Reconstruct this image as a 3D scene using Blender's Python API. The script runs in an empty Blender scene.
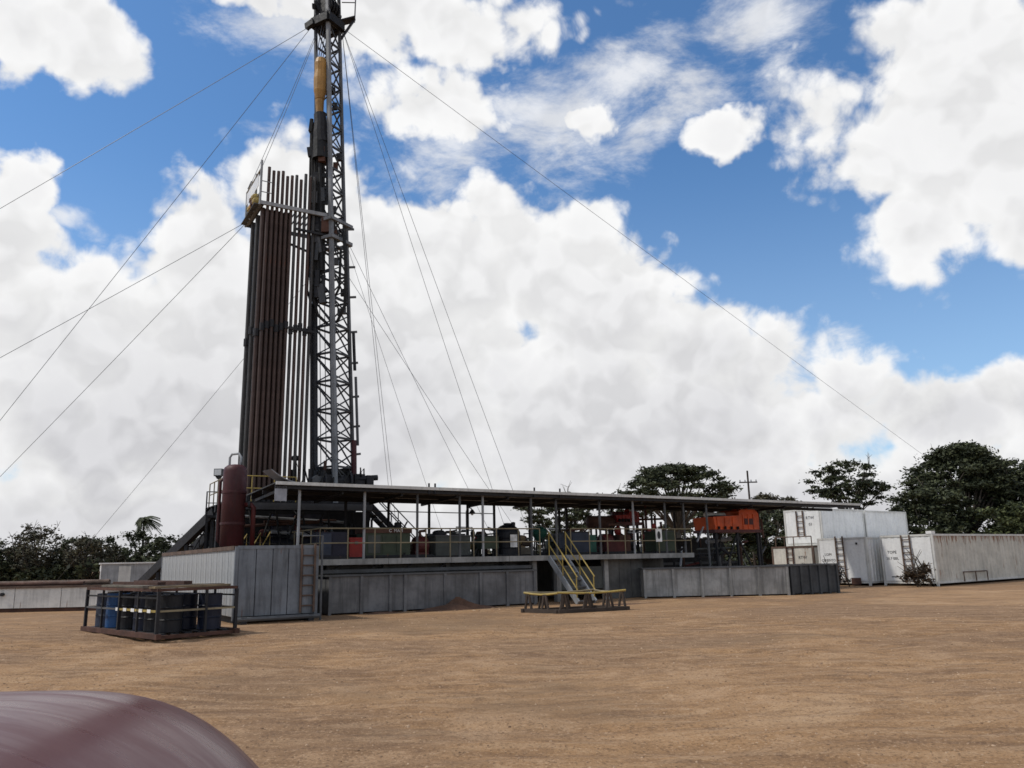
import bpy, math, random
import numpy as np
from mathutils import Vector, Matrix, Quaternion
R = math.radians
random.seed(7)
scene = bpy.context.scene
col = scene.collection

# ------------------------------------------------------------------ camera
cam_d = bpy.data.cameras.new('camera'); cam = bpy.data.objects.new('camera', cam_d); col.objects.link(cam)
cam_d.sensor_width = 36.0; cam_d.lens = 36.0 * 800 / 1024; cam_d.clip_start = 0.05; cam_d.clip_end = 6000
cam.matrix_world = Matrix.Translation((0, 0, 1.68)) @ Matrix.Rotation(R(90 + 12.4), 4, 'X') @ Matrix.Rotation(R(-1.2), 4, 'Z')
scene.camera = cam

# ------------------------------------------------------------------ light
SUN_AZ, SUN_EL = -98.0, 54.0          # degrees from +Y (negative = left), elevation
sun_d = bpy.data.lights.new('sun', 'SUN'); sun_d.energy = 2.6; sun_d.angle = R(4); sun_d.color = (1, .95, .87)
sun = bpy.data.objects.new('sun', sun_d); col.objects.link(sun)
sv = Vector((math.sin(R(SUN_AZ)) * math.cos(R(SUN_EL)), math.cos(R(SUN_AZ)) * math.cos(R(SUN_EL)), math.sin(R(SUN_EL))))
sun.rotation_euler = sv.to_track_quat('Z', 'Y').to_euler(); sun.location = (-40, 10, 60)
scene.view_settings.view_transform = 'Standard'; scene.view_settings.look = 'None'
scene.cycles.filter_width = 1.6
scene.view_settings.exposure = 0.0; scene.view_settings.gamma = 1.0; scene.view_settings.use_curve_mapping = False

# ------------------------------------------------------------------ sky: Nishita plus procedural cumulus by direction
world = bpy.data.worlds.new('World'); scene.world = world; world.use_nodes = True; world.cycles.sampling_method = 'MANUAL'; world.cycles.sample_map_resolution = 512
wn = world.node_tree; wn.nodes.clear()
def N(tree, typ, **kw):
    n = tree.nodes.new(typ)
    for k, v in kw.items(): setattr(n, k, v)
    return n
def sock(tree, s, v):
    if isinstance(v, bpy.types.NodeSocket): tree.links.new(v, s)
    elif v is not None: s.default_value = v
def M(tree, op, a, b=None, c=None, clamp=False):
    n = N(tree, 'ShaderNodeMath', operation=op, use_clamp=clamp)
    for i, v in enumerate((a, b, c)): sock(tree, n.inputs[i], v)
    return n.outputs[0]
def MR(tree, v, a, b, c=0.0, d=1.0, smooth=True):
    n = N(tree, 'ShaderNodeMapRange', interpolation_type='SMOOTHSTEP' if smooth else 'LINEAR')
    sock(tree, n.inputs[0], v)
    for i, x in enumerate((a, b, c, d)): sock(tree, n.inputs[i + 1], x)
    return n.outputs[0]
def MIXC(tree, f, a, b, blend='MIX'):
    n = N(tree, 'ShaderNodeMix', data_type='RGBA', blend_type=blend)
    sock(tree, n.inputs[0], f); sock(tree, n.inputs[6], a); sock(tree, n.inputs[7], b)
    return n.outputs[2]
def NOISE(tree, vec, scale, detail=6, rough=.55, dist=0.0):
    n = N(tree, 'ShaderNodeTexNoise'); sock(tree, n.inputs['Vector'], vec)
    n.inputs['Scale'].default_value = scale; n.inputs['Detail'].default_value = detail
    n.inputs['Roughness'].default_value = rough; n.inputs['Distortion'].default_value = dist
    return n.outputs[0]
def build_sky():
    t = wn
    sky = N(t, 'ShaderNodeTexSky', sky_type='NISHITA'); sky.sun_disc = False
    sky.sun_elevation = R(SUN_EL); sky.sun_rotation = R(SUN_AZ); sky.altitude = 200; sky.air_density = 1.0; sky.dust_density = .6; sky.ozone_density = 2.2
    skyc = MIXC(t, 1.0, sky.outputs[0], (.86, 1.24, 1.50, 1), 'MULTIPLY')
    tc = N(t, 'ShaderNodeTexCoord').outputs['Generated']
    nv = N(t, 'ShaderNodeVectorMath', operation='NORMALIZE'); t.links.new(tc, nv.inputs[0]); d = nv.outputs[0]
    sx = N(t, 'ShaderNodeSeparateXYZ'); t.links.new(d, sx.inputs[0])
    az = M(t, 'ARCTAN2', sx.outputs[0], sx.outputs[1]); el = M(t, 'ARCSINE', sx.outputs[2])
    # warp the direction a little so that outlines billow
    wno = N(t, 'ShaderNodeTexNoise'); t.links.new(d, wno.inputs['Vector']); wno.inputs['Scale'].default_value = 7; wno.inputs['Detail'].default_value = 5; wno.inputs['Roughness'].default_value = .62
    cb = N(t, 'ShaderNodeCombineXYZ'); t.links.new(az, cb.inputs[0]); t.links.new(el, cb.inputs[1])
    w1 = N(t, 'ShaderNodeVectorMath', operation='MULTIPLY_ADD'); t.links.new(wno.outputs['Color'], w1.inputs[0])
    w1.inputs[1].default_value = (.11, .11, 0); w1.inputs[2].default_value = (-.055, -.055, 0)
    ad = N(t, 'ShaderNodeVectorMath', operation='ADD'); t.links.new(cb.outputs[0], ad.inputs[0]); t.links.new(w1.outputs[0], ad.inputs[1]); p = ad.outputs[0]
    def field(lst):
        f = None
        for (a, e, ra, re, w) in lst:
            a, e, ra, re = R(a), R(e), R(ra), R(re)
            m = N(t, 'ShaderNodeVectorMath', operation='MULTIPLY_ADD'); t.links.new(p, m.inputs[0])
            m.inputs[1].default_value = (1 / ra, 1 / re, 0); m.inputs[2].default_value = (-a / ra, -e / re, 0)
            l = N(t, 'ShaderNodeVectorMath', operation='LENGTH'); t.links.new(m.outputs[0], l.inputs[0])
            v = M(t, 'SUBTRACT', w, l.outputs['Value'])
            f = v if f is None else M(t, 'SMOOTH_MAX', f, v, .12)
        return f
    f = field(CLOUDS); fw = field(WISPS)
    # low bank all the way round the horizon, and scattered cumulus beyond the named clouds
    bank = MR(t, el, R(11), R(3), -.6, .9, False)
    f = M(t, 'SMOOTH_MAX', f, bank, .15)
    aw = M(t, 'ABSOLUTE', az)
    out1 = MR(t, aw, R(36), R(48), -1.5, 0.0); out2 = MR(t, el, R(37), R(47), -1.5, 0.0)
    outw = M(t, 'MAXIMUM', out1, out2)
    big = NOISE(t, d, 2.3, 3, .5)
    fo = M(t, 'ADD', M(t, 'MULTIPLY_ADD', big, 5.0, -2.35), outw)
    f = M(t, 'SMOOTH_MAX', f, fo, .1)
    # cauliflower billows: fractal cells, gently warped, sampled here and a little towards the light
    wv = N(t, 'ShaderNodeTexNoise'); t.links.new(d, wv.inputs['Vector']); wv.inputs['Scale'].default_value = 12; wv.inputs['Detail'].default_value = 3
    dw = N(t, 'ShaderNodeVectorMath', operation='MULTIPLY_ADD'); t.links.new(wv.outputs['Color'], dw.inputs[0]); dw.inputs[1].default_value = (.05, .05, .05); t.links.new(d, dw.inputs[2])
    def puff(vec, sc):
        v = N(t, 'ShaderNodeTexVoronoi', feature='F1'); t.links.new(vec, v.inputs['Vector'])
        v.inputs['Scale'].default_value = sc; v.inputs['Detail'].default_value = 2.0; v.inputs['Roughness'].default_value = .55; v.inputs['Lacunarity'].default_value = 2.2
        return M(t, 'SUBTRACT', 1.0, v.outputs['Distance'])
    o = N(t, 'ShaderNodeVectorMath', operation='ADD'); t.links.new(dw.outputs[0], o.inputs[0]); o.inputs[1].default_value = (sv.x * .012, sv.y * .012, sv.z * .03)
    p1 = puff(dw.outputs[0], 10); p2 = puff(o.outputs[0], 10)
    fine = NOISE(t, d, 18, 5, .64, .3)
    fine2 = NOISE(t, d, 4.2, 3, .5)
    dens = M(t, 'ADD', f, M(t, 'MULTIPLY_ADD', p1, .66, -.06))
    dens = M(t, 'ADD', dens, M(t, 'MULTIPLY_ADD', fine, .75, -.36))
    dens = M(t, 'ADD', dens, M(t, 'MULTIPLY_ADD', fine2, .5, -.27))
    mask = MR(t, dens, -.05, .30)
    # torn thin wisps
    ws = N(t, 'ShaderNodeMapping'); t.links.new(d, ws.inputs[0]); ws.inputs['Rotation'].default_value = (0, R(35), 0); ws.inputs['Scale'].default_value = (1.0, 1.0, 2.2)
    wn1 = NOISE(t, ws.outputs[0], 8, 7, .66, .25)
    mw = M(t, 'MULTIPLY', MR(t, M(t, 'ADD', fw, M(t, 'MULTIPLY_ADD', wn1, 3.2, -1.75)), -.1, 1.1), .8)
    mask = M(t, 'MAXIMUM', mask, mw)
    veil = MR(t, el, R(30), R(-2), 0.0, .42)                      # thin haze towards the horizon
    rel = MR(t, M(t, 'SUBTRACT', p1, p2), -.16, .16, 0, 1, False)
    thick = MR(t, dens, .10, .9)
    low = MR(t, el, R(23), R(6), 0, 1)
    lown = M(t, 'MULTIPLY', low, MR(t, fine2, .35, .62, .7, 1.0))
    shade = M(t, 'MULTIPLY', thick, M(t, 'ADD', .22, M(t, 'MULTIPLY', lown, .55)), None, True)
    lum = M(t, 'SUBTRACT', M(t, 'MULTIPLY_ADD', rel, .11, .86), M(t, 'MULTIPLY', shade, .34))
    lum = M(t, 'MULTIPLY', M(t, 'ADD', lum, M(t, 'MULTIPLY_ADD', fine, .10, -.05)), 10.0)
    cg = N(t, 'ShaderNodeCombineXYZ')
    t.links.new(lum, cg.inputs[0]); t.links.new(M(t, 'MULTIPLY', lum, 1.0), cg.inputs[1]); t.links.new(M(t, 'MULTIPLY_ADD', shade, .30, lum), cg.inputs[2])
    base = MIXC(t, veil, skyc, (6.0, 7.4, 8.8, 1))
    colr = MIXC(t, mask, base, cg.outputs[0])
    bg = N(t, 'ShaderNodeBackground'); bg.inputs[1].default_value = .1
    t.links.new(colr, bg.inputs[0])
    t.links.new(bg.outputs[0], N(t, 'ShaderNodeOutputWorld').inputs[0])
# azimuth, elevation, half width, half height (degrees), weight: where the clouds stand in the sky
CLOUDS = [
    (-31.4, 32.7, 5.0, 3.3, 1.00), (-34.9, 32.2, 3.3, 2.9, 0.90), (-33.9, 22.7, 2.9, 3.2, 1.00), (-33.8, 18.5, 3.7, 3.5, 1.10), (-29.8, 13.8, 8.4, 4.8, 1.15),
    (-9.2, 36.9, 14.8, 2.9, 1.05), (-19.2, 36.1, 4.4, 1.8, 0.95), (-6.0, 31.6, 6.7, 3.5, 0.90), (5.8, 30.6, 3.7, 2.7, 0.70), (16.7, 28.2, 3.6, 1.9, 0.90),
    (32.6, 26.3, 10.1, 8.2, 1.20), (26.9, 24.9, 5.3, 4.5, 1.00), (29.4, 20.6, 5.5, 3.0, 1.05), (30.3, 31.3, 6.6, 4.1, 1.00), (37.9, 22.1, 5.8, 7.1, 1.20),
    (-21.3, 20.3, 4.6, 5.6, 1.05), (-15.6, 22.2, 6.7, 5.7, 1.10), (-10.5, 21.8, 6.6, 4.9, 1.10), (-4.5, 20.5, 8.6, 5.4, 1.20), (2.3, 20.1, 6.0, 5.7, 1.15),
    (6.6, 16.0, 7.7, 5.5, 1.20), (12.9, 13.4, 6.4, 4.3, 1.10), (16.8, 10.3, 4.1, 4.9, 1.00), (-15.2, 11.2, 21.6, 8.6, 1.40), (7.7, 8.9, 15.3, 6.3, 1.35),
    (29.5, 7.9, 5.7, 3.6, 1.10), (33.2, 7.9, 4.0, 2.7, 1.00)]
WISPS = [
    (-31.0, 21.1, 3.4, 1.3, 0.80), (-14.7, 35.0, 9.8, 3.6, 1.00), (-4.5, 29.4, 9.3, 5.2, 1.05), (4.2, 30.5, 8.6, 4.8, 1.10), (9.1, 33.7, 7.0, 3.1, 1.00),
    (11.9, 29.9, 8.3, 2.9, 1.05), (20.3, 34.5, 5.3, 3.4, 1.05), (14.4, 31.5, 5.2, 2.5, 0.80), (20.9, 31.1, 4.2, 3.6, 0.70), (22.7, 13.8, 2.5, 1.1, 0.90),
    (-17.3, 28.5, 5.0, 2.5, 0.50)]
build_sky()

# ------------------------------------------------------------------ materials
MATS = {}
def new_mat(name):
    m = bpy.data.materials.new(name); m.use_nodes = True; MATS[name] = m
    t = m.node_tree; b = t.nodes['Principled BSDF']
    return m, t, b
def paint(name, c, rough=.55, rust=.25, metal=0.0, streak=False, var=.25, scale=1.0, rustc=(.13, .06, .035), grime=.55, toprust=None):
    """painted or bare metal: patchy tone, scuffs and rust, dirt specks"""
    m, t, b = new_mat(name)
    tc = N(t, 'ShaderNodeTexCoord').outputs['Object']
    n1 = NOISE(t, tc, 1.1 * scale, 5, .6); n2 = NOISE(t, tc, 7 * scale, 6, .65)
    lo = tuple(x * (1 - var) for x in c) + (1,); hi = tuple(min(1, x * (1 + var * .7)) for x in c) + (1,)
    base = MIXC(t, MR(t, n1, .3, .7), lo, hi)
    base = MIXC(t, MR(t, n2, .45, .7, 0, .22), base, tuple(x * .45 + .015 for x in c) + (1,))
    if rust > 0:
        mp = N(t, 'ShaderNodeMapping'); t.links.new(tc, mp.inputs[0])
        mp.inputs['Scale'].default_value = (3.2, 3.2, .45) if streak else (1, 1, 1)
        n3 = NOISE(t, mp.outputs[0], 1.9 * scale, 8, .68, .3)
        th = .74 - .30 * rust
        if toprust:
            sz = N(t, 'ShaderNodeSeparateXYZ'); t.links.new(tc, sz.inputs[0]); n3 = M(t, 'ADD', n3, MR(t, sz.outputs[2], toprust - .75, toprust, 0, .16))
        base = MIXC(t, MR(t, n3, th, th + .09, 0, .85), base, rustc + (1,))
    mg = N(t, 'ShaderNodeMapping'); t.links.new(tc, mg.inputs[0]); mg.inputs['Location'].default_value = (3.1, 1.7, .4)
    mg.inputs['Scale'].default_value = (4.5, 4.5, .35) if streak else (1.4, 1.4, 1.0)
    n4 = NOISE(t, mg.outputs[0], 1.2 * scale, 7, .66, .5)
    base = MIXC(t, MR(t, n4, .46, .72, 0, grime), base, tuple(x * .32 + .012 for x in c) + (1,))
    t.links.new(base, b.inputs['Base Color']); b.inputs['Specular IOR Level'].default_value = .3
    b.inputs['Roughness'].default_value = rough; b.inputs['Metallic'].default_value = metal
    t.links.new(MR(t, n2, .3, .7, rough - .1, min(1, rough + .15)), b.inputs['Roughness'])
    bp = N(t, 'ShaderNodeBump'); bp.inputs['Strength'].default_value = .18; bp.inputs['Distance'].default_value = .02
    t.links.new(n2, bp.inputs['Height']); t.links.new(bp.outputs[0], b.inputs['Normal'])
    return m
paint('steel_dark', (.018, .018, .021), .6, .25)
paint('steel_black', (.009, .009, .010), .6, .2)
paint('steel_grey', (.085, .088, .092), .5, .25)
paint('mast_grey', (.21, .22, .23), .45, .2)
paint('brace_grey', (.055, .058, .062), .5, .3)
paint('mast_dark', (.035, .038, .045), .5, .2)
paint('galv', (.30, .31, .32), .4, .25, streak=True)
paint('tank_front', (.29, .29, .28), .6, .35, streak=True, var=.3, grime=.8)
paint('tank_dark', (.05, .055, .06), .6, .25, streak=True, var=.3, grime=.8)
paint('tank_blue', (.135, .137, .142), .6, .3, streak=True, var=.35, grime=.8)
paint('box_grey', (.165, .18, .20), .55, .4, streak=True, var=.25, grime=.8)
paint('white_rust', (.58, .575, .545), .5, .34, streak=True, var=.14, grime=.38)
paint('white_clean', (.74, .74, .725), .45, .16, streak=True, var=.08, grime=.22)
paint('cream_rust', (.54, .52, .46), .55, .50, streak=True, var=.16, rustc=(.20, .085, .04), toprust=2.5, grime=.38)
paint('rust', (.085, .042, .03), .8, .5, var=.4, rustc=(.07, .035, .025))
paint('rust_rail', (.12, .08, .06), .75, .5, var=.4)
paint('yellow', (.36, .265, .075), .5, .38, var=.25)
paint('rail_tan', (.24, .20, .125), .55, .4, var=.3)
paint('red', (.27, .022, .018), .45, .2)
paint('dark_red', (.08, .014, .013), .5, .3)
paint('maroon', (.060, .015, .017), .5, .22, streak=True)
paint('orange', (.64, .095, .018), .45, .15)
paint('block_orange', (.36, .20, .055), .5, .45)
paint('green', (.042, .058, .036), .5, .25)
paint('teal', (.02, .10, .07), .5, .15)
paint('greygreen', (.065, .072, .066), .55, .2)
paint('navy', (.008, .010, .026), .4, .1)
paint('slate_blue', (.030, .040, .065), .5, .2)
paint('drum_blue', (.018, .075, .20), .4, .1)
paint('drum_navy', (.010, .014, .030), .45, .1)
paint('drum_black', (.009, .010, .013), .5, .1)
paint('pipe_brown', (.068, .043, .036), .55, .5, streak=True, rustc=(.12, .05, .03))
paint('pipe_grey', (.055, .053, .052), .5, .3, streak=True)
paint('box_grey_sunlit', (.31, .32, .325), .55, .42, streak=True, var=.2, grime=.8)  # box_grey made lighter: sunlight put into the colour of the tank's long side
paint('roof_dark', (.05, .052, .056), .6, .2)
paint('wood', (.20, .15, .09), .85, 0, var=.4)
paint('old_wood', (.055, .042, .034), .9, 0, var=.4)
paint('timber_grey', (.16, .14, .11), .9, .1, var=.4)
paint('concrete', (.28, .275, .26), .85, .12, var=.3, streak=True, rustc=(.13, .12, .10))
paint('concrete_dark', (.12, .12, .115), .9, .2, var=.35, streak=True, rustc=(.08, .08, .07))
paint('tarp', (.30, .31, .34), .6, .1)
paint('rubber', (.02, .02, .02), .85, 0)
paint('ink', (.03, .03, .035), .7, 0)
paint('ink_white', (.8, .8, .78), .7, 0)
paint('bark', (.10, .085, .07), .95, 0, var=.4, scale=2)
m, t, b = new_mat('glass'); b.inputs['Base Color'].default_value = (.02, .025, .03, 1); b.inputs['Roughness'].default_value = .05; b.inputs['Specular IOR Level'].default_value = .8
m, t, b = new_mat('lamp_glass'); b.inputs['Base Color'].default_value = (.6, .62, .62, 1); b.inputs['Roughness'].default_value = .15
m, t, b = new_mat('cable'); b.inputs['Base Color'].default_value = (.09, .10, .12, 1); b.inputs['Roughness'].default_value = .5; b.inputs['Metallic'].default_value = .3
# car paint, dusty
m, t, b = new_mat('car_paint')
tc = N(t, 'ShaderNodeTexCoord').outputs['Object']
mp = N(t, 'ShaderNodeMapping'); t.links.new(tc, mp.inputs[0]); mp.inputs['Scale'].default_value = (.4, 3.4, 1)
dn = NOISE(t, mp.outputs[0], 3.0, 6, .6, .6)
t.links.new(MIXC(t, MR(t, dn, .3, .8, 0, .5), (.10, .034, .035, 1), (.125, .060, .058, 1)), b.inputs['Base Color'])
t.links.new(MR(t, dn, .35, .7, .26, .48), b.inputs['Roughness']); b.inputs['Metallic'].default_value = 0
b.inputs['Specular IOR Level'].default_value = .25; b.inputs['Coat Weight'].default_value = .12; b.inputs['Coat Roughness'].default_value = .15
def leafmat(name, c, trans=.25):
    m, t, b = new_mat(name)
    g = N(t, 'ShaderNodeNewGeometry'); tc = N(t, 'ShaderNodeTexCoord').outputs['Object']
    n = NOISE(t, tc, .55, 3, .5)
    k = M(t, 'ADD', M(t, 'MULTIPLY', g.outputs['Random Per Island'], .5), M(t, 'MULTIPLY', n, .5))
    dark = tuple(x * .45 for x in c) + (1,); lite = (c[0] * 1.7, c[1] * 1.5, c[2] * 1.2, 1)
    t.links.new(MIXC(t, MR(t, k, .25, .75), dark, lite), b.inputs['Base Color'])
    b.inputs['Roughness'].default_value = .7; b.inputs['Specular IOR Level'].default_value = .25
    return m
leafmat('leaf_dark', (.040, .052, .030)); leafmat('leaf_mid', (.052, .068, .032)); leafmat('leaf_dry', (.055, .041, .028)); leafmat('leaf_grey', (.062, .064, .048))

# ------------------------------------------------------------------ mesh helpers
class MB:
    def __init__(s): s.v = []; s.f = []
    def add(s, vs, fs):
        o = len(s.v); s.v += [tuple(v) for v in vs]; s.f += [tuple(i + o for i in f) for f in fs]; return s
    def box(s, x0, x1, y0, y1, z0, z1):
        return s.add([(x0, y0, z0), (x1, y0, z0), (x1, y1, z0), (x0, y1, z0), (x0, y0, z1), (x1, y0, z1), (x1, y1, z1), (x0, y1, z1)],
                     [(0, 3, 2, 1), (4, 5, 6, 7), (0, 1, 5, 4), (1, 2, 6, 5), (2, 3, 7, 6), (3, 0, 4, 7)])
    def bar(s, a, b, w, h=None, up=(0, 0, 1)):
        h = h or w; a, b = Vector(a), Vector(b); d = (b - a).normalized(); up = Vector(up)
        if abs(d.dot(up)) > .98: up = Vector((1, 0, 0)) if abs(d.x) < .9 else Vector((0, 1, 0))
        x = d.cross(up).normalized(); y = x.cross(d).normalized()
        c = [(-1, -1), (1, -1), (1, 1), (-1, 1)]
        return s.add([p + x * (i * w / 2) + y * (j * h / 2) for p in (a, b) for i, j in c],
                     [(0, 1, 2, 3), (7, 6, 5, 4), (0, 4, 5, 1), (1, 5, 6, 2), (2, 6, 7, 3), (3, 7, 4, 0)])
    def tube(s, a, b, r, r2=None, n=8):
        return s.path([a, b], r, n, r2)
    def path(s, pts, r, n=8, r2=None):
        pts = [Vector(p) for p in pts]; m = len(pts); vs = []; fs = []; x = None
        for i, p in enumerate(pts):
            d = (pts[min(i + 1, m - 1)] - pts[max(i - 1, 0)]).normalized()
            if x is None: x = d.orthogonal().normalized()
            else: x = (x - d * x.dot(d)).normalized()
            y = d.cross(x); rr = r if r2 is None else r + (r2 - r) * i / (m - 1)
            vs += [p + (x * math.cos(k * math.tau / n) + y * math.sin(k * math.tau / n)) * rr for k in range(n)]
        for i in range(m - 1):
            for k in range(n):
                k2 = (k + 1) % n; fs.append((i * n + k, i * n + k2, (i + 1) * n + k2, (i + 1) * n + k))
        fs += [tuple(range(n - 1, -1, -1)), tuple((m - 1) * n + k for k in range(n))]
        return s.add(vs, fs)
    def lathe(s, prof, n=16, c=(0, 0, 0), axis='z'):
        vs = []; fs = []; m = len(prof)
        for r, z in prof:
            for k in range(n):
                a = k * math.tau / n; x, y = r * math.cos(a), r * math.sin(a)
                v = (x, y, z) if axis == 'z' else ((z, x, y) if axis == 'x' else (y, z, x))
                vs.append((v[0] + c[0], v[1] + c[1], v[2] + c[2]))
        for i in range(m - 1):
            for k in range(n):
                k2 = (k + 1) % n; fs.append((i * n + k, i * n + k2, (i + 1) * n + k2, (i + 1) * n + k))
        fs += [tuple(range(n - 1, -1, -1)), tuple((m - 1) * n + k for k in range(n))]
        return s.add(vs, fs)
    def prism(s, poly, y0, y1):                         # polygon in x,z extruded along y
        n = len(poly)
        return s.add([(x, y0, z) for x, z in poly] + [(x, y1, z) for x, z in poly],
                     [tuple(range(n)), tuple(range(2 * n - 1, n - 1, -1))] + [(i, i + n, (i + 1) % n + n, (i + 1) % n) for i in range(n)])
    def rot(s, m):
        s.v = [tuple(m @ Vector(v)) for v in s.v]; return s
    def build(s, name, mat, parent=None, world=False, smooth=False, loc=None):
        if world and parent is not None:
            p = parent; mi = Matrix.Identity(4)
            chain = []
            while p is not None: chain.append(p); p = p.parent
            for q in reversed(chain): mi = mi @ q.matrix_basis
            mi = mi.inverted(); s.v = [tuple(mi @ Vector(v)) for v in s.v]
        me = bpy.data.meshes.new(name); me.from_pydata(s.v, [], s.f); me.update()
        if smooth: me.polygons.foreach_set('use_smooth', [True] * len(me.polygons))
        o = bpy.data.objects.new(name, me); col.objects.link(o)
        if mat: me.materials.append(MATS[mat])
        o.parent = parent
        if loc is not None: o.location = loc
        return o
def tag(o, label, cat, group=None):
    o['label'] = label; o['category'] = cat
    if group: o['group'] = group
    return o
def thing(name, label, cat, loc=(0, 0, 0), rz=0.0, group=None):
    o = bpy.data.objects.new(name, None); col.objects.link(o); o.empty_display_size = .2
    o.location = loc; o.rotation_euler = (0, 0, rz)
    return tag(o, label, cat, group)
def copyobj(o, parent=None, loc=None):
    c = o.copy(); col.objects.link(c); c.parent = parent
    if loc is not None: c.location = loc
    return c
def lettering(txt, size, mat, parent, loc, rot=(R(90), 0, 0)):
    cu = bpy.data.curves.new('lettering', 'FONT'); cu.body = txt; cu.size = size; cu.extrude = .002; cu.align_x = 'CENTER'; cu.resolution_u = 2
    tmp = bpy.data.objects.new('lettering_curve', cu); col.objects.link(tmp)
    bpy.context.view_layer.update()
    me = bpy.data.meshes.new_from_object(tmp.evaluated_get(bpy.context.evaluated_depsgraph_get()))
    bpy.data.objects.remove(tmp); bpy.data.curves.remove(cu)
    o = bpy.data.objects.new('lettering', me); col.objects.link(o); me.materials.clear(); me.materials.append(MATS[mat])
    o.parent = parent; o.location = loc; o.rotation_euler = rot
    return o
UA = math.atan2(.511, .859)
def D(t, s, z=0.0):                                     # the rig yard's own axes: t along the platform front, s away from it
    return (-6.6 + .859 * t - .511 * s, 28.0 + .511 * t + .859 * s, z)

# ------------------------------------------------------------------ ground
def ground_material():
    m, t, b = new_mat('dirt')
    tc = N(t, 'ShaderNodeTexCoord').outputs['Object']
    n_big = NOISE(t, tc, .09, 4, .55, .5); n_mid = NOISE(t, tc, .6, 9, .68, .3); n_fine = NOISE(t, tc, 5, 10, .78)
    n_pat = NOISE(t, tc, .13, 7, .60, 1.5); n_spk = NOISE(t, tc, 30, 5, .7)
    def tracks(rot, sc, dist):
        mp = N(t, 'ShaderNodeMapping'); t.links.new(tc, mp.inputs[0]); mp.inputs['Rotation'].default_value = (0, 0, R(rot))
        w = N(t, 'ShaderNodeTexWave', wave_type='BANDS', bands_direction='Y'); t.links.new(mp.outputs[0], w.inputs[0])
        w.inputs['Scale'].default_value = sc; w.inputs['Distortion'].default_value = dist; w.inputs['Detail'].default_value = 3; w.inputs['Detail Scale'].default_value = .12; w.inputs['Detail Roughness'].default_value = .6
        return w.outputs['Fac']
    t1 = tracks(8, .45, 14); t2 = tracks(-17, .34, 16); t3 = tracks(38, .12, 10)
    brk = MR(t, n_mid, .38, .58)
    tk = M(t, 'MULTIPLY', M(t, 'MAXIMUM', M(t, 'MAXIMUM', MR(t, t1, .90, .98), MR(t, t2, .92, .99)), MR(t, t3, .93, .99)), brk)
    tl = M(t, 'MULTIPLY', M(t, 'MAXIMUM', MR(t, t1, .12, .03), MR(t, t2, .10, .02)), brk)
    c = MIXC(t, MR(t, n_big, .3, .7), (0.259, 0.147, 0.069, 1), (0.335, 0.201, 0.102, 1))
    c = MIXC(t, MR(t, n_pat, .42, .58, 0, .8), c, (0.208, 0.126, 0.071, 1))
    c = MIXC(t, MR(t, n_pat, .45, .33, 0, .75), c, (0.386, 0.251, 0.143, 1))
    c = MIXC(t, MR(t, n_mid, .52, .62, 0, .32), c, (0.164, 0.096, 0.054, 1))
    c = MIXC(t, MR(t, n_mid, .45, .38, 0, .45), c, (0.402, 0.266, 0.158, 1))
    c = MIXC(t, M(t, 'MULTIPLY', tk, .4), c, (0.123, 0.069, 0.039, 1))
    c = MIXC(t, M(t, 'MULTIPLY', tl, .3), c, (0.426, 0.292, 0.178, 1))
    c = MIXC(t, MR(t, n_fine, .53, .63, 0, .5), c, (0.116, 0.066, 0.039, 1))
    c = MIXC(t, MR(t, n_fine, .47, .37, 0, .4), c, (0.444, 0.301, 0.186, 1))
    c = MIXC(t, MR(t, n_spk, .55, .62, 0, .7), c, (0.082, 0.050, 0.031, 1))
    c = MIXC(t, MR(t, n_spk, .43, .36, 0, .6), c, (0.459, 0.325, 0.206, 1))
    n_cloud_shade = NOISE(t, tc, .05, 6, .6, 1.0)
    c = MIXC(t, MR(t, n_cloud_shade, .50, .60, 0, .5), c, (0.168, 0.110, 0.065, 1))          # cloud shade painted into the soil colour in broad patches
    t.links.new(c, b.inputs['Base Color']); b.inputs['Roughness'].default_value = .95; b.inputs['Specular IOR Level'].default_value = .2
    hgt = M(t, 'ADD', M(t, 'MULTIPLY_ADD', n_spk, .2, M(t, 'MULTIPLY', n_fine, .6)), M(t, 'SUBTRACT', M(t, 'MULTIPLY', n_mid, 1.8), M(t, 'MULTIPLY', tk, .5)))
    bp = N(t, 'ShaderNodeBump'); bp.inputs['Strength'].default_value = .6; bp.inputs['Distance'].default_value = .06
    t.links.new(hgt, bp.inputs['Height']); t.links.new(bp.outputs[0], b.inputs['Normal'])
ground_material()
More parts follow.
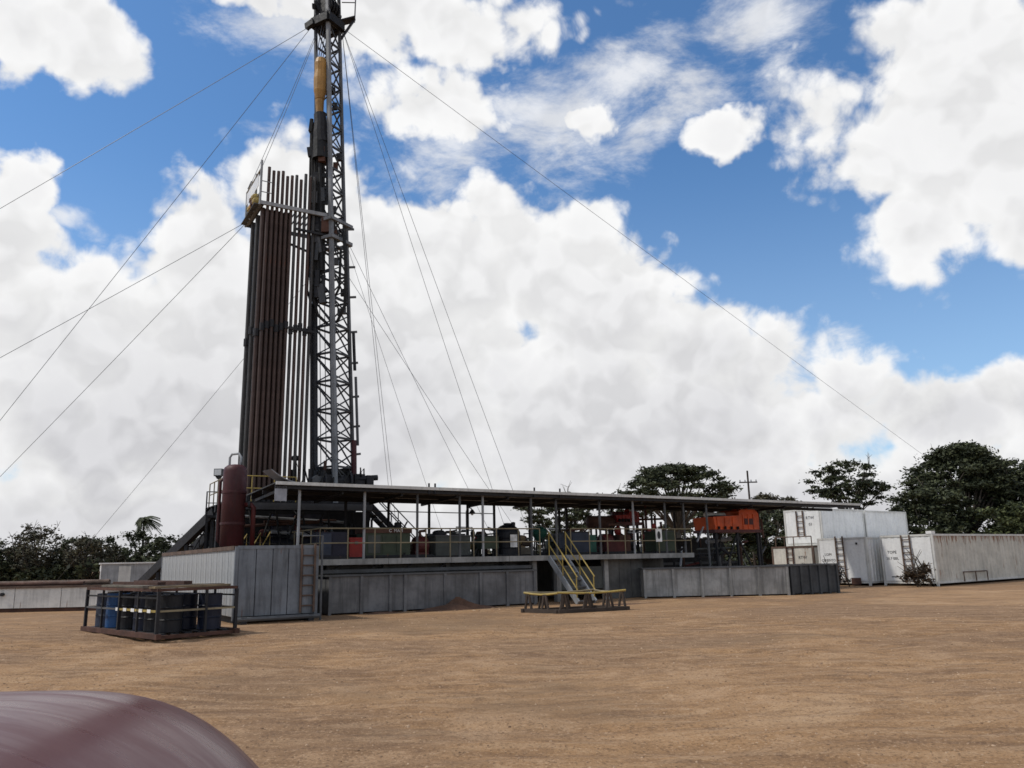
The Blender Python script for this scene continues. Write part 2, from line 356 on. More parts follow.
def ground():
    ys = np.array([-2500, -400, -60, -15] + list(np.linspace(-6, 25, 330)) + [27, 30, 36, 45, 60, 80, 120, 200, 400, 900, 2500])
    xs = np.array([-2500, -600, -200, -80, -45, -32] + list(np.linspace(-26, 26, 300)) + [32, 45, 80, 200, 600, 2500])
    X, Y = np.meshgrid(xs, ys); rs = np.random.RandomState(3); Z = np.zeros_like(X)
    for k in range(40):                                     # gentle unevenness
        a = rs.rand() * math.pi; fr = .4 * 1.13 ** k
        Z += np.sin((X * math.cos(a) + Y * math.sin(a)) * fr + rs.rand() * 6.28 + 1.5 * np.sin(X * .21 * rs.rand() + Y * .17)) * .010 / (.5 + fr * .45)
    # wheel ruts curving over the yard, in pairs
    for (y0, sl, am, fq, ph, dp) in ((19.5, .10, .9, .11, .4, .040), (15.2, -.13, .7, .14, 1.9, .034), (11.6, .05, .8, .12, 3.0, .030), (22.0, -.05, .6, .16, 5.0, .034), (8.6, -.20, .5, .17, .8, .028), (13.5, .32, .6, .10, 2.2, .028), (6.4, .12, .4, .2, 4.1, .026)):
        for off in (0, 1.6):
            dd = Y - (y0 + off + sl * X + am * np.sin(X * fq + ph)); wv = .6 + .4 * np.sin(X * .7 + ph * 3 + off)
            Z += wv * dp * (-np.exp(-(dd / .16) ** 2) + .55 * np.exp(-((np.abs(dd) - .33) / .13) ** 2))
    Z += (rs.rand(*Z.shape) - .5) * .010
    fade = np.clip((24.5 - Y) / 4, 0, 1) * np.clip((26 - np.abs(X)) / 3, 0, 1)
    Z = (Z - .02) * fade
    global GX, GY, GZ
    GX, GY, GZ = xs, ys, Z
    nx = len(xs); ny = len(ys); co = np.stack([X, Y, Z], -1).reshape(-1, 3)
    idx = (np.arange(ny - 1)[:, None] * nx + np.arange(nx - 1)[None]).ravel(); fs = np.stack([idx, idx + 1, idx + 1 + nx, idx + nx], 1)
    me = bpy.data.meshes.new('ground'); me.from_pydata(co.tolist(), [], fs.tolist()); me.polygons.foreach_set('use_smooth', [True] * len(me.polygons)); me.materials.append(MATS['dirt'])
    o = bpy.data.objects.new('ground', me); col.objects.link(o); o['kind'] = 'structure'
ground()
def ground_z(x, y):
    i = min(len(GX) - 2, max(0, int(np.searchsorted(GX, x)) - 1)); j = min(len(GY) - 2, max(0, int(np.searchsorted(GY, y)) - 1))
    a = (x - GX[i]) / (GX[i + 1] - GX[i]); b = (y - GY[j]) / (GY[j + 1] - GY[j])
    return float((GZ[j, i] * (1 - a) + GZ[j, i + 1] * a) * (1 - b) + (GZ[j + 1, i] * (1 - a) + GZ[j + 1, i + 1] * a) * b)
def gravel_material():
    m, t, b = new_mat('gravel'); g = N(t, 'ShaderNodeNewGeometry')
    r = N(t, 'ShaderNodeValToRGB'); t.links.new(g.outputs['Random Per Island'], r.inputs[0]); e = r.color_ramp.elements
    e[0].position = 0; e[0].color = (.17, .105, .062, 1); e[1].position = 1; e[1].color = (.46, .33, .22, 1); q = e.new(.6); q.color = (.26, .165, .098, 1)
    t.links.new(r.outputs[0], b.inputs['Base Color']); b.inputs['Roughness'].default_value = .95
gravel_material()
def clods():
    mb = MB(); rs = random.Random(5)
    spots = [(rs.uniform(-14, 20), rs.uniform(4.5, 26), rs.uniform(.008, .022)) for _ in range(40)]
    spots += [(x, y, .03) for x, y in ((2.4, 17.2), (3.2, 17.0), (4.4, 16.8), (9.6, 20.5), (4.9, 11.8), (-1.2, 9.2), (6.4, 8.3))]
    spots += [(-2 + rs.gauss(0, 1.2), 29.0 + rs.gauss(0, .5), rs.uniform(.02, .07)) for _ in range(30)]
    spots += [(4 + rs.gauss(0, 1.6), 25 + rs.gauss(0, .8), rs.uniform(.015, .04)) for _ in range(14)]
    spots += [(rs.uniform(-9, 11) * (y / 14 + .15), y, rs.uniform(.004, .014) * (1 + y / 18)) for y in [4.2 + 22 * rs.random() ** 1.3 for _ in range(7000)]]
    for x, y, r in spots:
        a = rs.random() * 6.28; vs = []; zb = ground_z(x, y)
        for k in range(6):
            q = a + k * math.tau / 6; rr = r * rs.uniform(.7, 1.3); vs.append((x + rr * math.cos(q), y + rr * math.sin(q), zb - .006))
        for k in range(6):
            q = a + k * math.tau / 6; rr = r * rs.uniform(.4, .8); vs.append((x + rr * math.cos(q), y + rr * math.sin(q), zb + r * rs.uniform(.25, .5)))
        mb.add(vs, [(k, (k + 1) % 6, 6 + (k + 1) % 6, 6 + k) for k in range(6)] + [tuple(range(6, 12))])
    o = mb.build('loose_gravel', 'gravel'); tag(o, 'fine gravel and small clods strewn over the bare dirt yard', 'gravel'); o['kind'] = 'stuff'
paint('mud', (.10, .055, .036), .95, .3, var=.4, rustc=(.09, .05, .03))
clods()
def mound(name, cx, cy, rx, ry, hh, rz, seed):
    rs = np.random.RandomState(seed); n = 26; vs = []; fs = []
    ph = rs.rand(8, 3)
    for j in range(n + 1):
        for i in range(n + 1):
            a, b = i / n * 2 - 1, j / n * 2 - 1; r = min(1, math.hypot(a, b))
            z = hh * (1 - r) ** 1.2 * (1 + .45 * sum(math.sin(ph[k, 0] * 12 * a + ph[k, 1] * 12 * b + ph[k, 2] * 6) for k in range(8)) / 3) - .03
            vs.append((a * rx, b * ry, z))
    fs = [(j * (n + 1) + i, j * (n + 1) + i + 1, (j + 1) * (n + 1) + i + 1, (j + 1) * (n + 1) + i) for j in range(n) for i in range(n)]
    o = MB().add(vs, fs).build(name, 'mud', smooth=False); o.location = (cx, cy, 0); o.rotation_euler[2] = rz; o['kind'] = 'structure'
mound('mud_heap', D(4.6, -.95)[0], D(4.6, -.95)[1], 1.9, .55, .30, UA, 4)
mound('mud_strip', D(10.6, -3.2)[0], D(10.6, -3.2)[1], 2.6, .7, .06, UA, 14)
mound('trodden_mud', 8.0, 33.6, 3.2, .6, .07, R(-6), 15)
mound('spoil_bank', D(1.8, -.9)[0], D(1.8, -.9)[1], 1.3, .35, .08, UA, 9)

# ------------------------------------------------------------------ pickup truck at the lower left
def hood_surface(mb, x0, x1, y0, y1, fn, nx, ny):
    vs = [(x0 + (x1 - x0) * i / nx, y0 + (y1 - y0) * j / ny, fn(x0 + (x1 - x0) * i / nx, y0 + (y1 - y0) * j / ny)) for j in range(ny + 1) for i in range(nx + 1)]
    mb.add(vs, [(j * (nx + 1) + i, j * (nx + 1) + i + 1, (j + 1) * (nx + 1) + i + 1, (j + 1) * (nx + 1) + i) for j in range(ny) for i in range(nx)])
def truck():
    T = thing('pickup_truck', 'dusty maroon pickup truck with rounded bonnet in the lower left foreground', 'pickup truck', (-1.69, 1.10, 0))
    # local: x across (-.93 .. .93), nose towards +y at 2.7
    def plan(y):                                        # half width along the length
        return .93 if y < 1.3 else .93 - .42 * ((y - 1.3) / 1.4) ** 2.2
    sec = []; ny = 34; nx = 30
    ysn = [-.1 + 2.8 * j / ny for j in range(ny + 1)]
    vs = []
    for y in ysn:
        w = plan(y); top = 1.325 - .03 * max(0, y) - .34 * max(0, (y - 1.5) / 1.2) ** 2.2
        for i in range(nx + 1):
            q = i / nx * 2 - 1; x = q * w
            z = top + .02 * (1 - q * q) - .34 * max(0, (abs(q) - .15) / .85) ** 2.4
            vs.append((x, y, z))
    b = MB().add(vs, [(j * (nx + 1) + i, j * (nx + 1) + i + 1, (j + 1) * (nx + 1) + i + 1, (j + 1) * (nx + 1) + i) for j in range(ny) for i in range(nx)])
    b.build('bonnet', 'car_paint', T, smooth=True)
    sides = MB(); edge_l = [vs[j * (nx + 1)] for j in range(ny + 1)]; edge_r = [vs[j * (nx + 1) + nx] for j in range(ny + 1)]
    front = [vs[ny * (nx + 1) + i] for i in range(nx + 1)]
    for e, sg in ((edge_l, 1), (edge_r, -1)):
        k = len(e); vv = e + [(x * 1.03, y, .45) for x, y, z in e]
        sides.add(vv, [(i, i + 1, k + i + 1, k + i) for i in range(k - 1)])
    k = len(front); sides.add(front + [(x, y + .06, .45) for x, y, z in front], [(i, i + 1, k + i + 1, k + i) for i in range(k - 1)])
    sides.build('fender', 'car_paint', T, smooth=True)
    cab = MB().prism([(-1.9, .45), (-.1, .45), (-.1, 1.16), (-.75, 1.72), (-1.7, 1.74), (-1.9, 1.2)], -.9, .9)
    cab.v = [(-y * (1 - .16 * max(0, z - 1.16) / .58), x, z) for x, y, z in cab.v]
    cab.build('cab', 'car_paint', T)
    MB().add([(-.80, -.17, 1.205), (.80, -.17, 1.205), (.70, -.70, 1.66), (-.70, -.70, 1.66)], [(0, 1, 2, 3)]).build('windscreen', 'glass', T, loc=(0, .03, .03))
    MB().box(-.92, .92, -3.6, -1.92, .5, 1.1).build('cargo_bed', 'car_paint', T)
    MB().box(-.62, .62, 2.60, 2.80, .34, .52).build('bumper', 'steel_grey', T)
    MB().box(-.32, .32, 2.66, 2.755, .54, .70).build('grille', 'steel_black', T)
    for sx in (-1, 1):
        MB().box(sx * .40 - .06, sx * .40 + .06, 2.60, 2.74, .54, .64).build('headlight', 'lamp_glass', T)
        MB().box(min(sx * .93, sx * 1.13), max(sx * .93, sx * 1.13), -.42, -.30, 1.15, 1.36).build('mirror', 'steel_black', T)
        MB().add([(sx * .915, -.3, 1.2), (sx * .84, -.78, 1.62), (sx * .83, -1.6, 1.64), (sx * .905, -1.75, 1.22)], [(0, 1, 2, 3)]).build('side_window', 'glass', T)
        for wy in (1.75, -2.6):
            w = MB().lathe([(.24, -.13), (.36, -.12), (.375, -.06), (.375, .06), (.36, .12), (.24, .13)], 24, (sx * .80, wy, .372), 'x').build('tyre', 'rubber', T, smooth=False)
            MB().lathe([(.05, -.12), (.235, -.10), (.235, .10), (.05, .12)], 16, (sx * .80, wy, .372), 'x').build('rim', 'steel_grey', w)
truck()

# ------------------------------------------------------------------ generic pieces
def corrugated(L, z0, z1, pitch=.28, depth=.04):
    """vertical corrugations in the x,z plane facing -y at y=0"""
    mb = MB(); xs = []; x = 0
    while x < L - 1e-6:
        for fx, d in ((0, 0), (.35, 0), (.5, depth), (.85, depth)):
            if x + fx * pitch < L: xs.append((x + fx * pitch, d))
        x += pitch
    xs.append((L, 0)); n = len(xs)
    return mb.add([(x, d, z0) for x, d in xs] + [(x, d, z1) for x, d in xs], [(i, i + 1, n + i + 1, n + i) for i in range(n - 1)])
def ladder(parent, x, y, z0, z1, w=.45, mat='rust_rail', step=.32, tilt=0.0):
    l = MB().bar((x - w / 2, y, z0), (x - w / 2, y + tilt, z1), .06).bar((x + w / 2, y, z0), (x + w / 2, y + tilt, z1), .06).build('ladder', mat, parent)
    z = z0 + .2; first = None
    while z < z1 - .05:
        yy = y + tilt * (z - z0) / (z1 - z0)
        if first is None:
            first = MB().tube((-w / 2, 0, 0), (w / 2, 0, 0), .024, n=6).build('rung', mat, l, loc=(x, yy, z))
        else: copyobj(first, l, (x, yy, z))
        z += step
    return l
def container(name, label, cat, loc, rz, L, W, H, wall, rail, end_panels=0, z_lift=.12, side_pitch=.28, group=None, side_wall=None):
    """long box; local x along the length, y along the width, origin at the near corner on the ground"""
    C = thing(name, label, cat, loc, rz, group); z0 = z_lift; p = .1
    for (x, y) in ((0, 0), (L - p, 0), (0, W - p), (L - p, W - p)):
        MB().box(x, x + p, y, y + p, 0, H).build('corner_post', rail if rail != 'rust' else wall, C)
    for z in (z0, H - .1):
        for y in (0, W - p): MB().box(p, L - p, y + .004, y + p - .004, z, z + .096).build('rail', rail, C)
        for x in (0, L - p): MB().box(x + .004, x + p - .004, p, W - p, z, z + .096).build('rail', rail, C)
    sw = side_wall or wall
    corrugated(L - 2 * p, z0 + .096, H - .1, side_pitch).build('side_wall', sw, C, loc=(p, .025, 0))
    o = corrugated(L - 2 * p, z0 + .096, H - .1, side_pitch).build('side_wall', sw, C); o.rotation_euler[2] = math.pi; o.location = (L - p, W - .025, 0)
    if end_panels:
        pw = (W - 2 * p) / end_panels
        pm = MB().box(.012, pw - .012, -.02, .02, z0 + .1, H - .104)
        fst = None
        for i in range(end_panels):
            q = (.05, p + pw * (i + 1), 0)
            if fst is None: fst = pm.build('end_panel', wall, C); fst.location = q
            else: fst = copyobj(fst, C, q)
            fst.rotation_euler[2] = -math.pi / 2
        MB().box(.06, .09, p, W - p, z0 + .09, H - .09).build('end_backing', 'steel_dark', C)
    else:
        o = corrugated(W - 2 * p, z0 + .096, H - .1, .35, .02).build('end_wall', wall, C); o.rotation_euler[2] = -math.pi / 2; o.location = (.03, W - p, 0)
    o = corrugated(W - 2 * p, z0 + .096, H - .1, .35, .02).build('end_wall', wall, C); o.rotation_euler[2] = math.pi / 2; o.location = (L - .03, p, 0)
    MB().box(.03, L - .03, .03, W - .03, H - .03, H - .006).build('roof_panel', wall, C)
    return C
def railing(parent, pts, h=1.05, mat='rail_tan', step=.98, r=.024, mid=True):
    for a, b in zip(pts[:-1], pts[1:]):
        a, b = Vector(a), Vector(b); n = max(1, round((b - a).length / step)); zv = Vector((0, 0, h))
        MB().tube(a + zv, b + zv, r, n=6).build('top_rail', mat, parent)
        if mid: MB().tube(a + zv * .52, b + zv * .52, r * .9, n=6).build('mid_rail', mat, parent)
        po = None
        for i in range(n + 1):
            q = a + (b - a) * i / n
            if po is None: po = MB().tube((0, 0, 0), (0, 0, h), r, n=6).build('post', mat, parent, loc=q)
            else: copyobj(po, parent, q)
def stairs(name, label, loc, rz, run, rise, width, steps, stringer, tread, rail, both=True, hand=.95):
    """local: top at origin height rise, descends towards -y"""
    S = thing(name, label, 'stairs', loc, rz)
    for x in (-width / 2, width / 2):
        MB().bar((x, 0, rise - .05), (x, -run, .04), .06, .22).build('stringer', stringer, S)
        for k, hh in enumerate((hand, hand * .5)):
            MB().tube((x, 0, rise + hh), (x, -run, hh + .04), .025, n=6).build('handrail' if k == 0 else 'mid_rail', rail, S)
        for f in (0.02, .5, .97):
            MB().tube((x, -run * f, rise * (1 - f)), (x, -run * f, rise * (1 - f) + hand), .024, n=6).build('post', rail, S)
    fst = None
    for i in range(steps):
        f = (i + .6) / steps; q = (0, -run * f, rise * (1 - f))
        if fst is None: fst = MB().box(-width / 2 + .03, width / 2 - .03, -.12, .12, -.02, .02).build('tread', tread, S, loc=q)
        else: copyobj(fst, S, q)
    return S

# ------------------------------------------------------------------ grey tank container at the left, with the red vessel on it
CB = math.atan2(.54, .84)
def left_container():
    # its long side runs away to the left; the end with the ladder faces right
    C = thing('tank_container', 'tall grey corrugated steel tank with rusty top rim and end ladder', 'tank', (-8.3, 24.2, 0), CB)
    W, L, H = 2.55, 12.3, 2.24
    for x, y in ((0, 0), (W - .1, 0), (0, L - .1), (W - .1, L - .1)): MB().box(x, x + .1, y, y + .1, .1, H).build('corner_post', 'box_grey', C)
    for x in (.0, W - .1): MB().bar((x + .05, .1, H - .04), (x + .05, L - .1, H - .04), .15, .12).build('top_rim', 'rust_rail', C)
    for y in (.0, L - .1): MB().bar((.1, y + .05, H - .03), (W - .1, y + .05, H - .03), .12, .1).build('top_rim', 'box_grey' if y == 0 else 'rust_rail', C)
    n = 16; pw = (L - .2) / n; fst = None
    for i in range(n):
        q = (.04, .1 + pw * (i + 1), 0)
        if fst is None: fst = MB().box(.02, pw - .02, -.025, .02, .22, H - .1).build('side_panel', 'box_grey_sunlit', C); fst.location = q; fst.rotation_euler[2] = -math.pi / 2
        else: copyobj(fst, C, q)
    MB().box(.055, .075, .1, L - .1, .2, H - .09).build('side_backing', 'steel_grey', C)
    fst = None
    for i, (a, b) in enumerate(((.1, .62), (.62, 1.12), (1.12, 1.6), (1.6, 2.05), (2.05, W - .1))):
        MB().box(a + .012, b - .012, .01, .05, .22, H - .08).build('end_panel', 'box_grey', C)
    MB().box(.1, W - .1, .052, .08, .2, H - .09).build('end_backing', 'steel_dark', C)
    MB().box(W - .05, W - .02, .1, L - .1, .2, H - .09).build('side_wall', 'box_grey', C)
    MB().box(.1, W - .1, L - .06, L - .03, .2, H - .09).build('end_wall', 'box_grey', C)
    MB().box(.1, W - .1, .1, L - .1, H - .1, H - .07).build('lid', 'rust', C)
    for x in (.2, W - .35): MB().bar((x + .08, -.25, .1), (x + .08, L + .1, .1), .16, .2).build('skid', 'steel_dark', C)
    MB().tube((.0, -.2, .14), (W, -.2, .14), .07, n=8).build('tow_bar', 'steel_grey', C)
    ladder(C, 2.2, -.05, .25, H + .05, .42, 'rust_rail', .3)
    MB().path([(2.62, -.1, 0), (2.62, -.1, H + .3), (2.0, -.1, H + .3)], .035, 8).build('vent_pipe', 'steel_grey', C)
left_container()
def vessel():
    x, y = -10.0, 28.7
    V = thing('separator_vessel', 'tall maroon cylindrical vessel standing on the grey tank', 'vessel', (x, y, 2.235))
    MB().lathe([(.36, 0), (.38, .12), (.41, .14), (.41, 2.75), (.38, 2.88), (.27, 2.97), (.1, 3.0)], 28).build('shell', 'maroon', V, smooth=True)
    for z in (.9, 2.0): MB().lathe([(.40, z - .05), (.432, z - .04), (.432, z + .04), (.40, z + .05)], 28).build('band', 'maroon', V)
    MB().path([(-.42, .1, .2), (-.55, .1, .35), (-.55, .1, 2.4), (-.42, .1, 2.55)], .06, 8).build('side_pipe', 'maroon', V, smooth=True)
    MB().path([(.40, 0, 1.55), (.62, 0, 1.55), (.72, 0, 1.45), (.72, 0, 0)], .085, 10).build('outlet_pipe', 'dark_red', V, smooth=True)
    MB().lathe([(.13, -.04), (.13, .04)], 12, (.58, 0, 1.55), 'x').build('flange', 'steel_dark', V)
    MB().path([(-.35, .35, 0), (-.35, .35, 3.3), (-.28, .35, 3.42), (-.02, .33, 3.44), (.08, .3, 3.3), (.08, .2, 2.95)], .045, 8).build('gooseneck_pipe', 'galv', V, smooth=True)
vessel()

# ------------------------------------------------------------------ drum rack
RK = math.atan2(.72, .69)
rk_o = Vector((-8.62, 19.9, 0))
def rackp(a, b, z=0):                                   # a along the short face (right), b along the long face (left)
    return rk_o + Vector((.69 * a - .72 * b, .72 * a + .69 * b, z))
def drum_rack():
    K = thing('drum_rack', 'rusty black steel cage rack with a yellow striped rail, holding drums', 'rack', rk_o, RK)
    W, L, H = 2.0, 4.75, 1.14
    for a in (0, W):
        MB().bar((a, -.15, .06), (a, L + .15, .06), .12, .12).build('skid_beam', 'rust', K)
        MB().bar((a, 0, H), (a, L, H), .07, .07).build('top_beam', 'rust' if a == 0 else 'steel_dark', K)
        for b in (0, L * .25, L / 2, L * .75, L): MB().bar((a, b, .12), (a, b, H - .035), .075 if b in (0, L / 2, L) else .05).build('post', 'steel_dark', K)
        MB().bar((a, 0, .95), (a, L, .95), .035, .04).build('upper_rail', 'steel_black', K)
        MB().bar((a, 0, .64), (a, L / 2, .64), .04, .05).build('mid_rail', 'yellow' if a == 0 else 'steel_dark', K); MB().bar((a, L / 2, .64), (a, L, .64), .04, .045).build('mid_rail', 'steel_grey', K)
    for b in (0, L):
        MB().bar((0, b, .04), (W, b, .04), .12, .08).build('skid_beam', 'rust', K)
        MB().bar((0, b, H), (W, b, H), .07, .07).build('top_beam', 'rust', K)
        MB().bar((0, b, .64), (W, b, .64), .04, .045).build('mid_rail', 'rail_tan', K)
    MB().bar((W * .6, 0, .08), (W * .6, 0, H - .035), .06).build('post', 'steel_dark', K)
    for i in range(6):
        f = MB().box(.02 , .19, .07, L - .07, .08, .11) if i == 0 else None
        if f: flr = f.build('floor_slat', 'steel_dark', K, loc=(.08, 0, .002))
        else: copyobj(flr, K, (.08 + i * .32, 0, .002))
    # wedge of black and yellow tape
    for i in range(5):
        MB().box(-.035, -.028, .35 + i * .5, .55 + i * .5, .60, .68).build('tape_stripe', 'ink_white', K)
drum_rack()
def drum(name, label, a, b, mat):
    o = thing(name, label, 'drum', rackp(a, b, .113), 0, 'drums in the cage rack')
    prof = [(.27, 0), (.29, .01), (.29, .28), (.303, .30), (.29, .32), (.29, .57), (.303, .59), (.29, .61), (.29, .86), (.298, .88), (.27, .885), (.265, .86)]
    MB().lathe(prof, 24).build('barrel', mat, o, smooth=False)
    MB().lathe([(.035, .86), (.035, .89)], 10, (.15, .05, 0)).build('bung', 'steel_grey', o)
    return o
DR = [('black drum nearest the front corner of the cage rack', .5, .45, 'drum_black'), ('dark navy drum at the right end of the cage rack', 1.55, .5, 'drum_navy'),
      ('bright blue plastic drum near the left end of the cage rack', .42, 3.62, 'drum_blue'), ('dull blue-grey drum at the far left end of the cage rack', .42, 4.35, 'slate_blue'),
      ('black drum just behind the front corner drum of the cage rack', .45, 1.12, 'drum_black'), ('navy drum behind the yellow striped rail of the cage rack', .45, 1.8, 'drum_navy'),
      ('black drum right of the cage rack middle post', .45, 2.75, 'drum_black'), ('dark drum in the back row behind the front corner drum', 1.2, 1.15, 'drum_navy'),
      ('black drum second in the back row of the cage rack', 1.2, 1.85, 'drum_black'), ('black drum in the middle of the back row of the cage rack', 1.25, 2.6, 'drum_black'),
      ('navy drum behind the bright blue one in the cage rack', 1.2, 3.4, 'drum_navy'), ('black drum in the rear left corner of the cage rack', 1.25, 4.2, 'drum_black')]
for lb, a, b, mt in DR: drum('oil_drum', lb, a, b, mt)
# beams and planks lying on the rack
zt = 1.177
BP = [('steel_beam', 'long dark steel beam lying on top of the drum rack', 'rust', (1.25, 1.2), (1.4, 4.9), .22, .14),
      ('wood_plank', 'pale weathered plank across the front end of the drum rack', 'wood', (-.08, .25), (1.95, .42), .32, .05),
      ('wood_plank', 'brown plank along the left top edge of the drum rack', 'timber_grey', (.30, 1.1), (.40, 4.5), .28, .05),
      ('steel_beam', 'rusty channel beam on the left half of the drum rack', 'rust', (.85, 1.9), (.85, 5.0), .22, .12),
      ('wood_plank', 'dark old plank lying behind the pale front plank of the rack', 'old_wood', (-.05, .72), (1.98, .80), .3, .06),
      ('wood_plank', 'grey board along the rear top edge of the drum rack', 'timber_grey', (1.8, 1.0), (1.82, 4.6), .34, .05)]
for nm, lb, mt, a, b, w, h in BP:
    p, q = rackp(a[0], a[1], 0), rackp(b[0], b[1], 0); L = (q - p).length
    o = MB().box(0, L, -w / 2, w / 2, 0, h).build(nm, mt); o.location = (p.x, p.y, zt); o.rotation_euler[2] = math.atan2(q.y - p.y, q.x - p.x)
    tag(o, lb, 'beam' if 'beam' in nm else 'plank')

# ------------------------------------------------------------------ far left: low tank, cabin, junk
def low_tank():
    T = thing('low_mud_tank', 'long low white tank streaked with rust at the left edge of the yard', 'tank', (-34, 33.9, 0), 0)
    L, W, H = 17.2, 2.3, 1.02
    n = 9; pw = L / n; f = None
    for i in range(n):
        if f is None: f = MB().box(.015, pw - .015, 0, .05, .16, H - .07).build('side_panel', 'white_rust', T)
        else: copyobj(f, T, (i * pw, 0, 0))
    MB().box(0, L, .05, W - .05, .15, H - .3).build('inner_floor', 'steel_dark', T)
    MB().box(0, L, W - .05, W, .16, H - .07).build('back_wall', 'white_rust', T)
    for x in (0, L - .05): MB().box(x, x + .05, .05, W - .05, .16, H - .07).build('end_wall', 'white_rust', T)
    for y in (0, W): MB().bar((-.05, y, H - .03), (L + .05, y, H - .03), .12, .08).build('top_rim', 'rust_rail', T)
    for y in (.15, W - .15): MB().bar((-.2, y, .08), (L + .2, y, .08), .16, .16).build('skid', 'rust', T)
    for x in (3.1, 8.2, 12.9): MB().tube((x, -.14, .72), (x, .02, .72), .07, n=8).build('valve_stub', 'steel_dark', T)
low_tank()
zc = 1.03
for i, (x0, x1, yy, r, m_, lb) in enumerate(((-31, -22.5, 34.6, .07, 'red', 'long red painted pipe lying on the low white tank'), (-27, -18, 34.25, .08, 'rust', 'rusty pipe along the front rim of the low white tank'), (-23.5, -17.4, 35.2, .10, 'rust_rail', 'thick tan pipe lying on the right half of the low white tank'))):
    o = MB().tube((x0, 0, 0), (x1, 0, 0), r, n=10).build('loose_pipe', m_); o.location = (0, yy, zc + r)
    tag(o, lb, 'pipe')
    bx = MB()
for (x, lb) in ((-29.5, 'left wooden cross bearer on the low white tank'), (-22.8, 'middle wooden cross bearer on the low white tank'), (-18.2, 'right wooden cross bearer on the low white tank')):
    o = MB().box(x - .06, x + .06, 33.86, 36.24, .985, 1.032).build('cross_bearer', 'old_wood'); tag(o, lb, 'timber', 'cross bearers on the low tank')
def cabin():
    C = thing('portable_cabin', 'white portable cabin with a grey side, far left before the trees', 'cabin', (-26.3, 52, 0), R(28))
    MB().box(0, 4.5, 0, 2.5, .25, 1.95).build('wall', 'galv', C)
    MB().box(-.04, 0, -.03, 2.53, .22, 1.95).build('end_wall', 'white_clean', C)
    MB().box(-.12, 4.6, -.1, 2.6, 1.95, 2.03).build('roof', 'white_clean', C)
    MB().box(-.06, -.03, .9, 1.6, .75, 1.5).build('window', 'rust', C)
    MB().box(1.0, 1.7, -.02, .02, .3, 1.8).build('door', 'white_rust', C)
    for x in (.3, 3.9): MB().box(x, x + .4, .1, 2.4, 0, .25).build('skid', 'steel_dark', C)
cabin()

# ------------------------------------------------------------------ raised platform, its tanks and canopy
def platform():
    P = thing('raised_platform', 'raised concrete platform running across the middle of the rig yard', 'platform', D(0, 0), UA)
    z = 1.83
    bays = [-.15, 2.4, 4.9, 7.4, 9.4, 11.9, 14.4, 17.0]
    for a, b in zip(bays[:-1], bays[1:]):
        MB().box(a + .008, b - .008, 0, 4.6, z - .2, z).build('slab', 'concrete', P)
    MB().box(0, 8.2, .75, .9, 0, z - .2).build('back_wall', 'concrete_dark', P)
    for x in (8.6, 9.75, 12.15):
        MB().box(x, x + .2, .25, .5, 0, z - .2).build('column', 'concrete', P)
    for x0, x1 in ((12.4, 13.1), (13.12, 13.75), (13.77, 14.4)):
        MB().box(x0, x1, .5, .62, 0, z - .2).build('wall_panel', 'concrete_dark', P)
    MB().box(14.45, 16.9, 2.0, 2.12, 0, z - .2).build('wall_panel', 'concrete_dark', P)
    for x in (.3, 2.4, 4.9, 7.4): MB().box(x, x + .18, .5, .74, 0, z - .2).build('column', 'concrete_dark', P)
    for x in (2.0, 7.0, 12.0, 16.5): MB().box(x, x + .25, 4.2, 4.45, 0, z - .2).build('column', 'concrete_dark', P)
    MB().bar((.05, .18, z - .42), (8.5, .18, z - .42), .06, .12).build('edge_beam', 'steel_grey', P)
    for x in np.arange(.4, 8.4, 1.35):
        MB().bar((x, .18, z - .42), (x + .35, .3, z - .2), .05).build('bracket', 'steel_dark', P)
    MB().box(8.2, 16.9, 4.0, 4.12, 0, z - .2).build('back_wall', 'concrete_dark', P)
    MB().bar((9.9, .6, .9), (12.1, .6, .9), .5, .9).build('under_box', 'greygreen', P)
platform()
def panel_tank(name, label, loc, rz, L, W, H, posts, mat, rim='steel_grey', foot=0.0, postmat=None):
    T = thing(name, label, 'tank', loc, rz); postmat = postmat or mat
    xs = posts
    for a, b in zip(xs[:-1], xs[1:]): MB().box(a + .03, b - .03, .02, .06, .06, H - .06).build('panel', mat, T)
    for x in xs: MB().box(x - .05, x + .05, -.04, .1, 0, H - .04).build('stiffener', postmat, T)
    MB().box(0, L, W - .05, W, .05, H - .06).build('back_wall', mat, T)
    for x in (.0, L - .05): MB().box(x, x + .05, .105, W - .055, .05, H - .06).build('end_wall', mat, T)
    MB().box(.06, L - .06, .1, W - .06, .03, .12).build('bottom', 'steel_dark', T)
    for y in (.03, W - .03): MB().bar((-.06, y, H - .02), (L + .06, y, H - .02), .16, .06).build('rim', rim, T)
    for x in (0, L): MB().bar((x, .12, H - .02), (x, W - .12, H - .02), .12, .056).build('rim', rim, T)
    return T
panel_tank('settling_tank', 'long dark blue-grey open steel tank below the platform edge', (-6.26, 27.5, 0), UA, 8.15, 1.2, 1.30, [.05, 1.15, 2.2, 2.75, 4.3, 5.75, 6.9, 8.1], 'tank_blue')
panel_tank('settling_tank', 'pale grey panelled steel tank with upright ribs, right of the stairs', (5.35, 34.6, 0), 0, 6.1, .9, 1.22, [.05, 1.25, 2.45, 3.65, 4.85, 6.05], 'tank_front')
panel_tank('settling_tank', 'dark green-grey ribbed tank joined to the pale panelled tank', (11.53, 34.62, 0), R(24), 2.65, 1.3, 1.24, [.05, .58, 1.1, 1.6, 2.1, 2.6], 'tank_dark', 'steel_grey')

